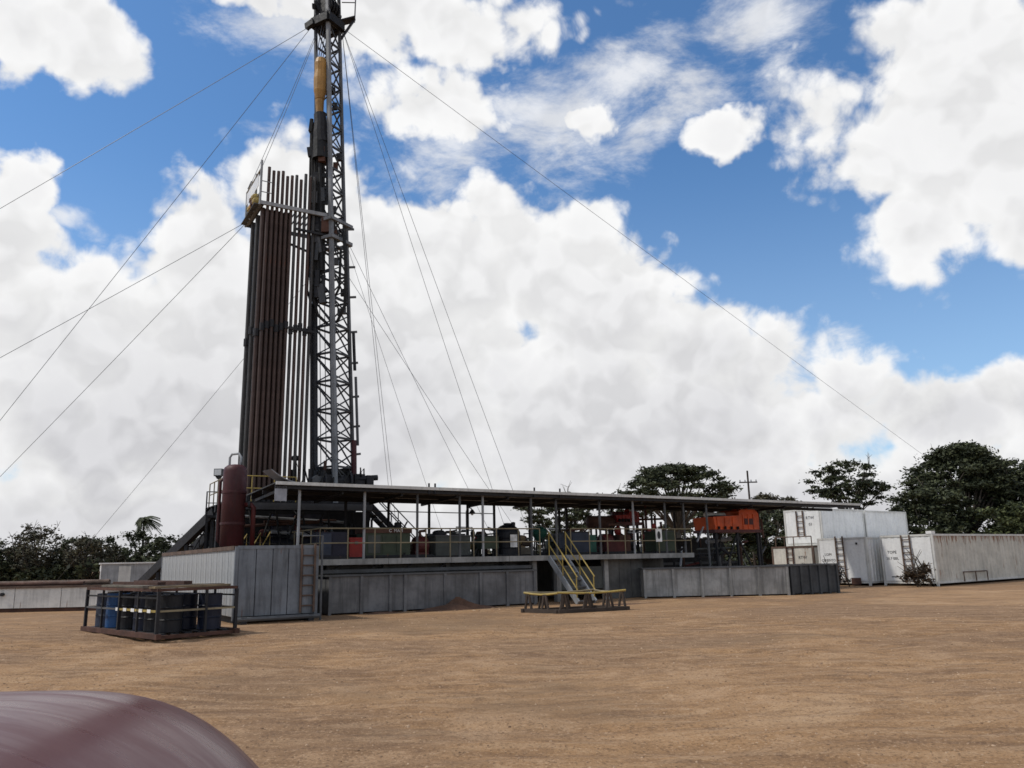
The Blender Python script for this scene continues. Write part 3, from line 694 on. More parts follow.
def canopy():
    C = thing('long_canopy', 'long low metal canopy roof on thin posts above the platform', 'canopy', D(0, 0), UA)
    def zr(t): return 4.36 - .0075 * t
    sh = [-1.75 + i * 2.235 for i in range(13)]
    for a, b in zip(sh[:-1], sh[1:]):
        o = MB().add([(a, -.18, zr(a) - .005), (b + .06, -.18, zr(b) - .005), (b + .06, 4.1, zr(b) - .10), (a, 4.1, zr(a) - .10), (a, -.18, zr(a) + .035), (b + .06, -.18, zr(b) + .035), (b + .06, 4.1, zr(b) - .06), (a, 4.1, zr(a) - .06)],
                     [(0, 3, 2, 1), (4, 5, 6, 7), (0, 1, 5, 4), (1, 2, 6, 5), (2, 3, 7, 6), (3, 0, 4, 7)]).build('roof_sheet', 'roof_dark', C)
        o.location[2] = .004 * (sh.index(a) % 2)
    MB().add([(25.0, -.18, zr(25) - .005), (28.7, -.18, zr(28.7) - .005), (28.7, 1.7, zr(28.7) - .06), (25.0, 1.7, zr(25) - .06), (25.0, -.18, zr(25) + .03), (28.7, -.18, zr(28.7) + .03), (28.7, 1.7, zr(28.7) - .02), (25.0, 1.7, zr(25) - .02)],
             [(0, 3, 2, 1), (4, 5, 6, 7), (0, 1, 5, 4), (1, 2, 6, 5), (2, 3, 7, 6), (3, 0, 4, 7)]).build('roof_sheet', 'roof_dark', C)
    MB().bar((-1.75, -.21, zr(-1.75) + .0), (28.7, -.21, zr(28.7) + .0), .05, .11).build('gutter', 'white_rust', C)
    MB().bar((-1.75, -.1, zr(-1.75) - .10), (28.7, -.1, zr(28.7) - .10), .06, .16).build('fascia_beam', 'steel_dark', C)
    MB().bar((-1.75, 3.3, zr(-1.75) - .20), (25, 3.3, zr(25) - .20), .08, .18).build('rear_beam', 'steel_dark', C)
    MB().bar((-1.75, 1.6, zr(-1.75) - .16), (28.7, 1.6, zr(28.7) - .16), .08, .14).build('purlin', 'steel_dark', C)
    for t_ in np.arange(-1.6, 25.1, 2.25): MB().bar((t_, 0, zr(t_) - .24), (t_, 3.3, zr(t_) - .34), .07, .1).build('rafter', 'steel_dark', C)
    for t_ in (-.85, 1.5, 3.55, 5.3, 6.3, 8.5, 9.7, 11.9, 13.7, 15.5, 16.6, 18.0):
        z0 = 1.83 if -.1 < t_ < 17 else 0
        MB().tube((t_, .1, z0), (t_, .1, zr(t_) - .18 + (.1 if t_ in (1.5, 6.3) else 0)), .05, n=8).build('post', 'galv' if t_ in (-.85, 1.5, 6.3, 13.7) else 'steel_grey', C)
    for t_ in (1.9, 3.7, 5.5, 7.3, 8.6, 10.4, 12.0, 12.4, 15, 18.9, 21.5, 23.0):
        z0 = 1.83 if -.1 < t_ < 17 else 0
        sy = 3.3 if t_ < 23 else 1.6; MB().tube((t_, sy, z0), (t_, sy, zr(t_) - .28), .06, n=8).build('post', 'steel_dark', C)
    MB().tube((1.9, 3.3, 3.72), (8.6, 3.3, 3.66), .02, n=6).build('conduit', 'steel_grey', C)
    for t_ in (3.9, 4.15, 8.52, 9.75): MB().tube((t_, -.16, zr(t_) - .2), (t_, -.16, zr(t_) + .2), .035, n=6).build('post_stub', 'steel_dark', C)
    # sheet lifted at the left end
    ns = 6; vs = []
    for i in range(ns + 1):
        f = i / ns; x = -.9 - 1.0 * f; z = 4.40 + .42 * f ** 2
        vs += [(x, -.15, z), (x + .05, 1.3, z + .08), (x, -.15, z + .025), (x + .05, 1.3, z + .105)]
    fs = []
    for i in range(ns):
        a, b = i * 4, i * 4 + 4; fs += [(a, a + 1, b + 1, b), (a + 2, b + 2, b + 3, a + 3), (a, b, b + 2, a + 2), (a + 1, a + 3, b + 3, b + 1)]
    MB().add(vs, fs).build('lifted_sheet', 'tarp', C)
    MB().box(-1.75, -1.35, -.13, -.10, 3.78, 4.28).build('hanging_flap', 'tarp', C)
canopy()
RL = thing('platform_railing', 'tan pipe railing along the front edge of the raised platform', 'railing', D(0, 0, 1.83), UA)
railing(RL, [(-.1, .05, 0), (8.85, .05, 0)]); railing(RL, [(10.35, .05, 0), (16.9, .05, 0)]); railing(RL, [(16.9, .05, 0), (16.9, 4.3, 0)])
railing(RL, [(-.1, .05, 0), (-.1, 4.3, 0)])
x_, y_, _ = D(9.62, -.02)
stairs('yellow_stairs', 'steep yellow-railed stairs from the platform edge down to the yard', (x_, y_, 0), R(30.75) + R(4), 1.75, 1.80, .85, 7, 'galv', 'steel_grey', 'yellow')

def barrier():
    B = thing('low_barrier', 'low skid frame with a bent yellow top rail at the foot of the stairs', 'barrier', (.25, 27.0, 0), 0)
    cn = [(0, 0), (1.05, -.85), (3.35, .25), (2.4, 1.2)]
    for k in range(4):
        a, b = Vector((*cn[k], 0)), Vector((*cn[(k + 1) % 4], 0)); d = (b - a); L = d.length; d.normalize()
        MB().bar(a + Vector((0, 0, .06)) - d * .1, b + Vector((0, 0, .06)) + d * .1, .12, .12 - .01 * (k % 2)).build('skid_beam', 'old_wood', B)
        n = 3 if L > 1.6 else 2; dn = Vector((-d.y, d.x, 0))
        pts = [a + d * (L * f) + Vector((0, 0, .62 - .05 * math.sin(f * math.pi) + (.015 if k % 2 else 0))) for f in (0, .25, .5, .75, 1)]
        MB().path(pts, .032, 8).build('top_rail', 'rail_tan' if k in (2, 3) else 'yellow', B)
        for i in range(n):
            f = (i + (.15 if n == 2 else .1)) / n + .05; q = a + d * (L * f)
            for sg in (-1, 1):
                MB().bar(q + d * (sg * .13) + Vector((0, 0, .1)), q + d * sg * .03 + Vector((0, 0, .58)), .06, .06).build('leg', 'old_wood', B)
barrier()

# ------------------------------------------------------------------ equipment on the platform
ZS = 1.83
def DT(name, label, cat, t_, s_, z=ZS, dr=0.0): return thing(name, label, cat, D(t_, s_, z), UA + dr)
def skid(o, L, W, h=.12):
    for y in (.05, W - .05): MB().bar((-.05, y, h / 2), (L + .05, y, h / 2), .1, h).build('skid', 'steel_dark', o)
o = DT('control_cabinet', 'blue cabinet behind the railing near the grey tank', 'cabinet', .0, .7)
MB().box(0, 1.1, 0, .7, .1, .95).build('body', 'navy', o); MB().box(.04, .5, -.02, 0, .15, .9).build('door', 'slate_blue', o); MB().box(.56, 1.06, -.02, 0, .15, .9).build('door', 'navy', o); skid(o, 1.1, .7, .1)
o = DT('tool_box', 'bright red box behind the railing, left of the green engine', 'box', 1.25, .9)
MB().box(0, .52, 0, .6, .04, .70).build('body', 'red', o); MB().box(-.02, .54, -.02, .62, .70, .76).build('lid', 'red', o); MB().box(.2, .32, -.04, 0, .52, .62).build('latch', 'steel_grey', o); MB().box(.05, .47, .05, .55, 0, .04).build('foot', 'steel_dark', o)
def engine(t_, s_):
    o = DT('pump_engine', 'green pump engine housing with a brown lid and white letters', 'engine', t_, s_); skid(o, 1.9, 1.0)
    MB().box(0, 1.75, 0, 1.0, .12, .92).build('housing', 'green', o)
    MB().box(-.04, 1.8, -.05, 1.05, .92, 1.10).build('lid', 'rust', o)
    for i in range(3): MB().box(.08 + i * .56, .56 + i * .56, -.02, 0, .2, .84).build('side_door', 'green' if i else 'greygreen', o)
    lettering('C  MAM', .16, 'ink_white', o, (1.15, -.054, .95))
    MB().path([(.4, .5, 1.1), (.4, .5, 1.42), (.55, .5, 1.46)], .05, 8).build('exhaust_pipe', 'steel_dark', o)
    MB().lathe([(.12, 1.1), (.14, 1.14), (.14, 1.3), (.1, 1.34)], 14, (1.45, .5, 0)).build('air_filter', 'steel_black', o)
    MB().bar((1.6, .3, 1.1), (1.75, .3, 1.35), .05).build('lever', 'steel_dark', o)
engine(1.85, .85)
o = DT('pump_unit', 'dark red pump between the green engine and the grey tank', 'pump', 3.85, .95); skid(o, .7, .7)
MB().lathe([(.05, 0), (.32, .05), (.36, .12), (.36, .5), (.3, .56), (.05, .6)], 20, (.05, .35, .45), 'x').build('casing', 'dark_red', o, smooth=False)
MB().box(.05, .6, .1, .6, .12, .25).build('foot', 'dark_red', o); MB().path([(.35, .35, .78), (.35, .35, 1.0), (.6, .35, 1.02)], .06, 8).build('outlet', 'rust', o)
o = DT('chemical_tank', 'grey-green rectangular tank with a round hatch behind the railing', 'tank', 4.7, .95)
MB().box(0, 1.5, 0, .9, .06, .80).build('shell', 'greygreen', o); MB().box(-.03, 1.53, -.03, .93, .80, .84).build('rim', 'steel_grey', o)
MB().lathe([(.24, .84), (.26, .87), (.26, .97), (.18, 1.03), (.04, 1.05)], 18, (.35, .45, 0)).build('hatch', 'steel_dark', o); MB().box(.85, 1.15, .3, .5, .84, .93).build('valve_box', 'steel_black', o); skid(o, 1.5, .9, .06)
o = DT('gooseneck_lamp', 'gooseneck yard lamp on a thin pole behind the platform railing', 'lamp', 6.15, 1.2)
MB().path([(0, 0, 0), (0, 0, 1.75), (.03, 0, 1.86), (.12, 0, 1.92), (.22, 0, 1.9), (.27, 0, 1.82)], .022, 8).build('pole', 'steel_grey', o)
MB().lathe([(.03, .1), (.06, .06), (.14, -.06), (.13, -.08)], 14, (.27, 0, 1.76)).build('shade', 'steel_dark', o); MB().lathe([(.02, .02), (.06, -.03), (.05, -.1), (.01, -.12)], 10, (.27, 0, 1.74)).build('bulb', 'lamp_glass', o); MB().lathe([(.12, 0), (.12, .02)], 12).build('base', 'steel_dark', o)
o = DT('junction_box', 'small green box on legs left of the domed black tank', 'box', 6.75, 1.0)
MB().box(0, .75, 0, .45, .3, .78).build('body', 'green', o); MB().box(-.02, .77, -.02, .47, .78, .82).build('lid', 'steel_dark', o)
for a in (.04, .71):
    for b_ in (.04, .41): MB().box(a - .03, a + .03, b_ - .03, b_ + .03, 0, .3).build('leg', 'steel_dark', o)
o = DT('water_tank', 'black domed plastic water tank with a white sheet on its front', 'tank', 8.15, 1.4)
MB().lathe([(.50, 0), (.53, .04), (.53, .30), (.55, .33), (.53, .36), (.53, .68), (.55, .71), (.53, .74), (.52, .95), (.45, 1.1), (.3, 1.22), (.16, 1.27), (.15, 1.33), (.02, 1.34)], 28).build('shell', 'drum_black', o, smooth=False)
MB().lathe([(.05, 1.2), (.09, 1.22), (.09, 1.36), (.03, 1.38)], 10, (.28, 0, 0)).build('vent_cap', 'drum_black', o)
MB().box(-.2, .12, -.57, -.555, .35, .85).build('paper_sheet', 'ink_white', o)
for k, (t_, h, m_, lb) in enumerate(((9.05, .36, 'timber_grey', 'stack of grey boards on the platform beside the black water tank'), (10.6, .30, 'steel_dark', 'low dark board stack right of the stair head'))):
    o = DT('board_stack', lb, 'boards', t_ - .3, 1.6)
    for i in range(int(h / .06)): MB().box(random.uniform(-.05, .05), .75 + random.uniform(-.05, .05), 0, .8, i * .06 + .002, i * .06 + .055).build('board', m_, o)
o = DT('sack_pile', 'brown sacks piled on the platform left of the stair head', 'sacks', 9.0, 2.3)
for i, (a, b_, c) in enumerate(((0, 0, 0), (.5, 0, 0), (.25, .02, .2), (.02, .0, .4), (.5, .0, .4), (.26, 0, .6))):
    MB().lathe([(.02, -.26), (.13, -.22), (.155, -.1), (.155, .1), (.13, .22), (.02, .26)], 10, (a, b_, c + .13), 'x').build('sack', ('rust', 'old_wood', 'wood')[i % 3], o, smooth=True)
o = DT('mixing_hopper', 'small teal domed hopper behind the top of the yellow stairs', 'hopper', 10.2, 2.2)
MB().lathe([(.06, .5), (.34, .92), (.36, 1.0), (.3, 1.12), (.16, 1.22), (.03, 1.26)], 20).build('bowl', 'teal', o, smooth=False)
for a in range(4): MB().bar((.3 * math.cos(a * 1.57), .3 * math.sin(a * 1.57), 0), (.22 * math.cos(a * 1.57), .22 * math.sin(a * 1.57), .78), .05).build('leg', 'steel_dark', o)
o = DT('generator_box', 'slate blue generator box behind the railing right of the stairs', 'generator', 11.2, 1.3); skid(o, 1.4, .9)
MB().box(0, 1.0, 0, .9, .12, .95).build('housing', 'slate_blue', o); MB().box(1.0, 1.4, .05, .85, .12, .85).build('radiator', 'teal', o); MB().box(.1, .9, -.02, 0, .2, .85).build('side_door', 'slate_blue', o); MB().box(-.03, 1.03, -.03, .93, .95, .99).build('lid', 'steel_dark', o)
o = DT('mud_pump', 'dark red mud pump with pipes under the middle of the canopy', 'pump', 13.0, 1.2); skid(o, 1.6, 1.0)
MB().box(.1, 1.2, .1, .9, .12, .55).build('crankcase', 'dark_red', o); MB().lathe([(.25, 0), (.3, .02), (.3, .5), (.25, .52)], 18, (.1, .5, .6), 'x').build('cylinder', 'dark_red', o)
MB().box(.9, 1.5, .15, .85, .12, .85).build('fluid_end', 'rust', o); MB().path([(1.3, .2, .85), (1.3, .2, 1.2), (1.0, .2, 1.3), (.3, .2, 1.3)], .07, 8).build('manifold_pipe', 'rust', o)
MB().lathe([(.1, 0), (.16, .1), (.16, .3), (.02, .42)], 14, (1.15, .6, .85)).build('pulsation_dampener', 'red', o)
o = DT('horizontal_drum', 'dark brown horizontal tank on legs left of the small red shaker', 'tank', 13.1, 2.6)
MB().lathe([(.1, 0), (.28, .06), (.3, .15), (.3, 1.3), (.28, 1.4), (.1, 1.46)], 20, (0, 0, 1.45), 'x').build('shell', 'rust', o, smooth=True)
for a in (.3, 1.15):
    for b_ in (-.2, .2): MB().bar((a, b_, 0), (a, b_, 1.3), .07).build('leg', 'steel_dark', o)
def shaker(name, label, t_, s_, z0, zb, L, W, H, mat, cyl):
    o = DT(name, label, 'shale shaker', t_, s_, z0)
    MB().add([(0, 0, zb), (L * .55, 0, zb), (L * .55, W, zb), (0, W, zb), (-.1, 0, zb + H * .62), (L * .55, 0, zb + H * .7), (L * .55, W, zb + H * .7), (-.1, W, zb + H * .62)],
             [(0, 3, 2, 1), (4, 5, 6, 7), (0, 1, 5, 4), (1, 2, 6, 5), (2, 3, 7, 6), (3, 0, 4, 7)]).build('screen_bed', mat, o)
    MB().prism([(L * .55, zb), (L, zb), (L, zb + H * .8), (L * .92, zb + H), (L * .6, zb + H), (L * .55, zb + H * .9)], .02, W - .02).build('feed_box', mat, o)
    MB().lathe([(.05, 0), (.15, .03), (.15, L * .42), (.05, L * .45)], 16, (.05, W * .5, zb + H * .72), 'x').build('vibrator_motor', cyl, o, smooth=False)
    for i in range(3): MB().box(L * (.04 + .17 * i), L * (.04 + .17 * i) + .05, -.03, 0, zb + .02, zb + H * .6).build('rib', mat, o)
    for i in range(3): MB().box(L * (.62 + .12 * i), L * (.62 + .12 * i) + .05, -.01, .02, zb + .03, zb + H * .78).build('rib', mat, o)
    for i in range(4): MB().lathe([(.05, 0), (.07, .02), (.05, .05), (.07, .08), (.05, .11), (.07, .14)], 10, (L * (.06 + .14 * i), -.06, zb + .01)).build('spring', 'steel_dark', o)
    MB().box(L * .02, L * .5, .08, W - .08, zb + H * .655, zb + H * .70).build('screen', 'steel_dark', o)
    MB().box(L * .66, L * .86, -.006, .015, zb + H * .25, zb + H * .55).build('hatch', 'dark_red', o)
    for i in range(3): MB().lathe([(.1, 0), (.12, .02), (.1, .1), (.03, .13)], 12, (L * (.64 + .13 * i), W * .4, zb + H)).build('cap', 'white_rust' if i == 1 else mat, o)
    MB().path([(L * .95, .1, zb + H * .6), (L + .25, .1, zb + H * .5), (L + .3, .1, zb - .4)], .06, 8).build('feed_pipe', 'rust', o)
    MB().box(-.1, L + .1, -.05, W + .05, zb - .14, zb).build('base_frame', 'dark_red', o)
    for x in (.1, L * .5, L - .1):
        for y in (.1, W - .1): MB().bar((x, y, 0), (x, y, zb - .14), .1).build('leg', 'steel_dark', o)
    for y in (.1, W - .1):
        MB().bar((.1, y, .1), (L * .5, y, zb - .2), .06).build('brace', 'steel_dark', o); MB().bar((L - .1, y, .1), (L * .5, y, zb - .25), .06).build('brace', 'steel_dark', o)
    return o
shaker('shale_shaker', 'small red shaker raised behind the white sign under the canopy', 14.5, 2.2, ZS, 1.45, 1.3, .9, .5, 'red', 'dark_red')
shaker('shale_shaker', 'big bright orange shaker on dark legs at the right end of the canopy', 19.5, 1.1, 0, 2.90, 3.0, 1.4, .98, 'orange', 'white_clean')
o = DT('warning_sign', 'white sign with a black oval hung on the platform railing', 'sign', 15.0, -.01)
MB().box(-.17, .17, 0, .015, .50, 1.05).build('plate', 'ink_white', o); MB().lathe([(.09, 0), (.09, .006)], 20, (0, 0, 0), 'y').rot(Matrix.Scale(1.9, 4, (0, 0, 1))).build('oval_mark', 'ink', o, loc=(0, -.007, .78))
o = DT('mud_mixer_box', 'green steel box behind the railing right of the white sign', 'box', 15.35, .6); skid(o, 1.1, .8, .1)
MB().box(0, 1.1, 0, .8, .1, .95).build('body', 'green', o); MB().box(-.02, 1.12, -.02, .82, .95, .99).build('lid', 'greygreen', o); MB().box(.1, .5, -.015, 0, .2, .85).build('hatch', 'green', o)
def machine(label, t_, s_, seed, m1, m2):
    rs = random.Random(seed); o = DT('pump_set', label, 'pump set', t_, s_); skid(o, 1.7, .8)
    MB().lathe([(.1, 0), (.24, .03), (.26, .1), (.26, .6), (.24, .66), (.1, .7)], 16, (.05, .4, .42), 'x').build('motor', m1, o)
    for i in range(5): MB().lathe([(.27, 0), (.28, .01), (.28, .03), (.27, .04)], 16, (.18 + .1 * i, .4, .42), 'x').build('cooling_fin', m1, o)
    MB().box(.0, .7, .2, .6, .12, .2).build('motor_foot', 'steel_dark', o); MB().box(.78, .95, .28, .52, .3, .55).build('coupling_guard', 'yellow', o)
    MB().lathe([(.1, 0), (.3, .04), (.34, .12), (.3, .24), (.1, .28)], 18, (1.0, .4, .45), 'x').build('pump_casing', m2, o)
    MB().box(1.0, 1.3, .25, .55, .12, .3).build('pump_foot', m2, o)
    h = rs.uniform(.8, 1.05); MB().path([(1.15, .4, .7), (1.15, .4, h), (1.2, .42, h + .08), (1.6, .5, h + .1), (1.68, .5, h), (1.68, .5, 0)], .06, 8).build('discharge_pipe', 'rust', o)
    MB().lathe([(.02, 0), (.14, .01), (.14, .03), (.02, .04)], 12, (1.15, .28, h - .15), 'y').build('valve_wheel', 'red', o)
    MB().box(.2, .45, .05, .2, .6, .95).build('switch_box', 'steel_grey', o); MB().tube((.32, .12, 0), (.32, .12, .6), .02, n=6).build('conduit', 'steel_dark', o)
    MB().path([(.3, .1, .7), (.1, -.1, .35), (.5, -.25, .04), (1.2, -.15, .04), (1.5, .3, .1)], .03, 6).build('hose', 'rubber', o)
for lb, a, b_, m1, m2 in (('dark pump set behind the green engine housing', 2.0, 2.3, 'greygreen', 'dark_red'), ('pump set with a red wheel behind the grey-green tank', 4.8, 2.3, 'slate_blue', 'rust'),
        ('pump set standing behind the gooseneck lamp', 6.3, 2.4, 'steel_grey', 'green'), ('pump set behind the slate blue generator', 11.0, 2.6, 'green', 'dark_red'), ('pump set left of the pipe manifold', 15.0, 3.0, 'red', 'steel_grey')): machine(lb, a, b_, int(a * 10), m1, m2)
o = DT('deck_pipework', 'runs of thin pipes, hoses and valves between the machines on the platform', 'pipework', 0, 0); rs = random.Random(51)
for i in range(44):
    x, y, h = rs.uniform(.6, 16.2), rs.uniform(1.9, 3.9), rs.uniform(.4, 1.25); m_ = rs.choice(['steel_dark', 'rust', 'steel_grey', 'greygreen', 'dark_red', 'galv'])
    MB().path([(x, y, 0), (x, y, h), (x + rs.uniform(.3, 1.2) * rs.choice([-1, 1]), y + .05, h + rs.uniform(-.1, .1))], rs.uniform(.025, .055), 6).build('pipe_run', m_, o)
    if i % 3 == 0: MB().lathe([(.02, 0), (.11, .01), (.11, .03), (.02, .04)], 10, (x, y - .08, h * .8), 'y').build('valve_wheel', rs.choice(['red', 'steel_dark', 'yellow']), o)
for i in range(5): MB().path([(1 + 3 * i, .4, .03), (1.6 + 3 * i, .55, .03), (2.4 + 3 * i, .35, .03), (3.2 + 3 * i, .6, .05), (3.6 + 3 * i, 1.2, .3)], .035, 6).build('hose', 'rubber', o)
# tangle of pipes and steps under the orange shaker
o = DT('mud_trough', 'dark mud trough and sloping pipes under the orange shaker', 'trough', 17.6, 3.0, 0)
MB().box(.2, 5.2, 0, 1.2, .0, 1.3).build('trough', 'steel_dark', o); MB().box(.1, 5.3, -.06, .0, 1.28, 1.4).build('rim', 'steel_grey', o)
MB().tube((-.2, -1.6, 1.2), (.9, -.6, 2.1), .05, n=8).build('pipe', 'galv', o); MB().bar((1.8, -2.7, .02), (2.3, -2.3, 1.5), .08, .16).build('plank', 'timber_grey', o)
MB().tube((2.6, -.5, 2.35), (4.2, -.6, 2.5), .10, n=8).build('chute', 'galv', o)
for i, (x, y, h) in enumerate(((.5, -.4, 2.3), (1.2, -.3, 1.9), (3.0, -.9, 1.7), (3.6, -.3, 2.0), (4.6, -.8, 2.3), (5.1, -.2, 2.9))): MB().tube((x, y, 0), (x, y, h), .05 + .01 * (i % 3), n=8).build('upright_pipe', ('steel_dark', 'rust', 'steel_grey')[i % 3], o)
for i, z in enumerate((.75, 1.05, 1.75, 2.0)): MB().tube((.3 + .3 * i, -.95 - .1 * i, z), (4.8 - .3 * i, -.95 + .05 * i, z + .05), .045, n=8).build('cross_pipe', ('rust', 'galv', 'steel_dark', 'greygreen')[i], o)
rs = random.Random(31)
for i in range(26):
    x, y, z = rs.uniform(.2, 5.6), rs.uniform(-2.2, -.1), rs.uniform(.3, 2.4); MB().tube((x, y, z), (x + rs.uniform(-.7, .7), y + rs.uniform(-.2, .2), z + rs.uniform(-.9, .9) if z > 1 else 0.0), rs.uniform(.025, .07), n=6).build('loose_line', rs.choice(['steel_black', 'steel_dark', 'rust', 'steel_grey', 'dark_red', 'galv', 'green']), o)
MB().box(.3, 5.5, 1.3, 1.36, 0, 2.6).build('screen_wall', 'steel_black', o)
for i in range(3): MB().lathe([(.13, 0), (.15, .02), (.15, .4), (.05, .5)], 14, (1.2 + 1.1 * i, -1.25, .0)).build('pump_motor', ('dark_red', 'slate_blue', 'greygreen')[i], o)
o = DT('pipe_manifold', 'rusty upright pipe manifold at the right end of the platform', 'manifold', 16.3, 2.6)
for i in range(5): MB().tube((i * .28, .1 * (i % 2), 0), (i * .28, .1 * (i % 2), 1.5 + .3 * ((i * 7) % 4)), .055, n=8).build('riser', ('rust', 'dark_red', 'steel_grey')[i % 3], o)
for z in (.5, 1.1, 1.6): MB().tube((-.2, .05, z), (1.3, .05, z + .04), .05, n=8).build('header', 'rust', o)
for i in range(4): MB().lathe([(.02, 0), (.12, .01), (.12, .03), (.02, .04)], 12, (i * .3, -.1, .8 + .25 * (i % 3)), 'y').build('valve_wheel', 'red', o)

# ------------------------------------------------------------------ rig substructure, floor and machinery
ZF = 4.1
def rig_floor():
    F = thing('rig_substructure', 'dark steel rig substructure and drill floor under the mast', 'rig floor', D(-2.3, 4.7), UA)
    # local x 0..5.7, y 0..4
    for x in (.1, 2.0, 3.9, 5.6):
        for y in (.1, 2.0, 3.9): MB().box(x - .12, x + .12, y - .12, y + .12, 0, ZF - .3).build('column', 'steel_dark', F)
    for y in (.1, 3.9):
        for a, b in ((.1, 2.0), (2.0, 3.9), (3.9, 5.6)):
            MB().bar((a, y, .3), (b, y, ZF - .5), .12).build('brace', 'steel_dark', F)
            MB().bar((a, y + .06, ZF - .5), (b, y + .06, .3), .12).build('brace', 'steel_dark', F)
    for y in (.0, 2.0, 4.0): MB().bar((-.1, y, ZF - .17), (5.8, y, ZF - .17), .2, .26).build('floor_beam', 'steel_grey' if y == 0 else 'steel_dark', F)
    for i in range(6): MB().box(-.1 + i * .985, .875 + i * .985, -.1, 4.1, ZF - .04, ZF).build('floor_plate', 'steel_dark', F)
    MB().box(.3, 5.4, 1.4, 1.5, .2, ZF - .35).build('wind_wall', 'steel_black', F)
    MB().box(1.6, 3.6, -.5, .3, 2.0, 3.6).build('doghouse', 'navy', F)
    MB().box(1.66, 3.54, -.53, -.5, 2.1, 3.4).build('doghouse_wall', 'navy', F)
    MB().tube((1.2, -.6, 2.95), (4.0, -.6, 2.9), .05, n=8).build('header_pipe', 'steel_grey', F)
    MB().lathe([(.02, .16), (.10, .1), (.16, 0), (.14, -.04)], 14, (2.5, -.75, 3.45)).build('lamp_shade', 'rust', F)
    MB().tube((2.5, -.75, 3.55), (2.5, -.2, 3.75), .02, n=6).build('lamp_arm', 'steel_dark', F)
    # blow out preventer stack and cellar pipes
    MB().lathe([(.3, 0), (.3, .7), (.45, .72), (.45, .85), (.25, .87), (.25, 1.5), (.42, 1.52), (.42, 1.9), (.2, 2.0), (.2, 3.0)], 18, (4.6, .8, 0)).build('well_stack', 'dark_red', F)
    for i in range(5): MB().tube((.4 + i * .9, .4, .1), (.7 + i * .9, .5, 3.2 - .2 * (i % 3)), .06, n=8).build('standpipe', ('rust', 'yellow', 'steel_grey', 'dark_red', 'steel_dark')[i], F)
rig_floor()
def cellar_pipes():
    o = DT('cellar_pipework', 'jumble of dark pipes, valves and yellow frames under the drill floor', 'pipework', -2.3, 3.6, 0); rs = random.Random(21)
    for i in range(16):
        x = .1 + i * .33; MB().tube((x, rs.uniform(0, .7), 0), (x + rs.uniform(-.1, .1), rs.uniform(.0, .7), rs.uniform(2.3, 3.7)), rs.uniform(.03, .08), n=8).build('riser', rs.choice(['steel_black', 'steel_dark', 'rust', 'steel_dark', 'dark_red']), o)
    for i in range(8):
        z = 2.1 + .2 * i; MB().tube((rs.uniform(0, 2), .3, z), (rs.uniform(3, 5.4), .35, z + rs.uniform(-.3, .3)), rs.uniform(.03, .06), n=8).build('line', rs.choice(['steel_dark', 'steel_black', 'rust', 'galv']), o)
    for i in range(9):
        MB().lathe([(.02, 0), (.13, .01), (.15, .1), (.13, .2), (.02, .22)], 12, (rs.uniform(.2, 5.2), rs.uniform(-.1, .3), rs.uniform(2.0, 3.2)), 'xyz'[i % 3]).build('valve', rs.choice(['dark_red', 'steel_grey', 'white_rust', 'block_orange']), o)
    for x in (.5, 1.0, 1.35): MB().path([(x, -.1, 1.9), (x, -.1, 2.75 + .1 * x), (x - .5, -.1, 1.95)], .035, 6).build('yellow_frame', 'yellow', o)
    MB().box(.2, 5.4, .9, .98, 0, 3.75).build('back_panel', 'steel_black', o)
    for i in range(5): MB().path([(.6 + i, .1, 3.7), (.7 + i, -.05, 2.9 - .2 * (i % 2)), (1.1 + i, -.05, 2.7), (1.4 + i, .1, 3.6)], .04, 6).build('hose', 'rubber', o)
cellar_pipes()
o = DT('floor_railing', 'yellow railing around the drill floor below the racked pipes', 'railing', -2.3, 4.7, ZF)
railing(o, [(0, 0, 0), (2.6, 0, 0)], 1.0, 'yellow', .9); railing(o, [(0, 0, 0), (0, 3.9, 0)], 1.0, 'rail_tan', 1.0)
def drawworks():
    o = DT('drawworks', 'dark winch machinery at the foot of the mast', 'drawworks', 1.05, 4.95, ZF)
    MB().box(-.1, 2.3, -.15, 1.6, 0, .25).build('base', 'steel_dark', o)
    MB().lathe([(.05, -.1), (.55, -.08), (.55, 0), (.36, .02), (.36, 1.0), (.55, 1.02), (.55, 1.1), (.05, 1.12)], 22, (.5, .2, .85), 'x').build('cable_drum', 'steel_dark', o)
    MB().box(.2, .45, -.05, .5, .25, 1.1).build('gear_case', 'steel_grey', o); MB().box(1.75, 2.2, -.1, .8, .25, 1.25).build('brake_housing', 'steel_dark', o)
    MB().prism([(-.05, .25), (.35, .25), (.35, .95), (.15, 1.15), (-.05, 1.0)], -.1, .5).build('guard', 'steel_grey', o)
    MB().tube((1.9, .0, 1.05), (2.75, -.1, 1.12), .12, n=12).build('hydraulic_ram', 'steel_dark', o); MB().tube((2.2, .0, .65), (2.7, -.05, .7), .09, n=10).build('air_bottle', 'galv', o)
    for i in range(4): MB().path([(.2 + i * .5, -.2, .2), (.25 + i * .5, -.3, .9 + .1 * (i % 2)), (.45 + i * .5, -.2, 1.25), (.6 + i * .5, 0, 1.0)], .035, 6).build('hydraulic_hose', 'rubber', o)
    MB().box(.5, 1.7, .4, 1.3, .25, 1.5).build('engine_block', 'steel_black', o)
    MB().box(2.25, 2.55, -.2, .1, 0, 1.2).build('valve_bank', 'steel_dark', o)
drawworks()
o = DT('mast_base_gear', 'clutter of hydraulic gear and frames around the foot of the mast', 'machinery', .2, 4.95, ZF); rs = random.Random(41)
MB().box(0, 3.2, 0, 1.8, .003, .06).build('base_plate', 'steel_dark', o)
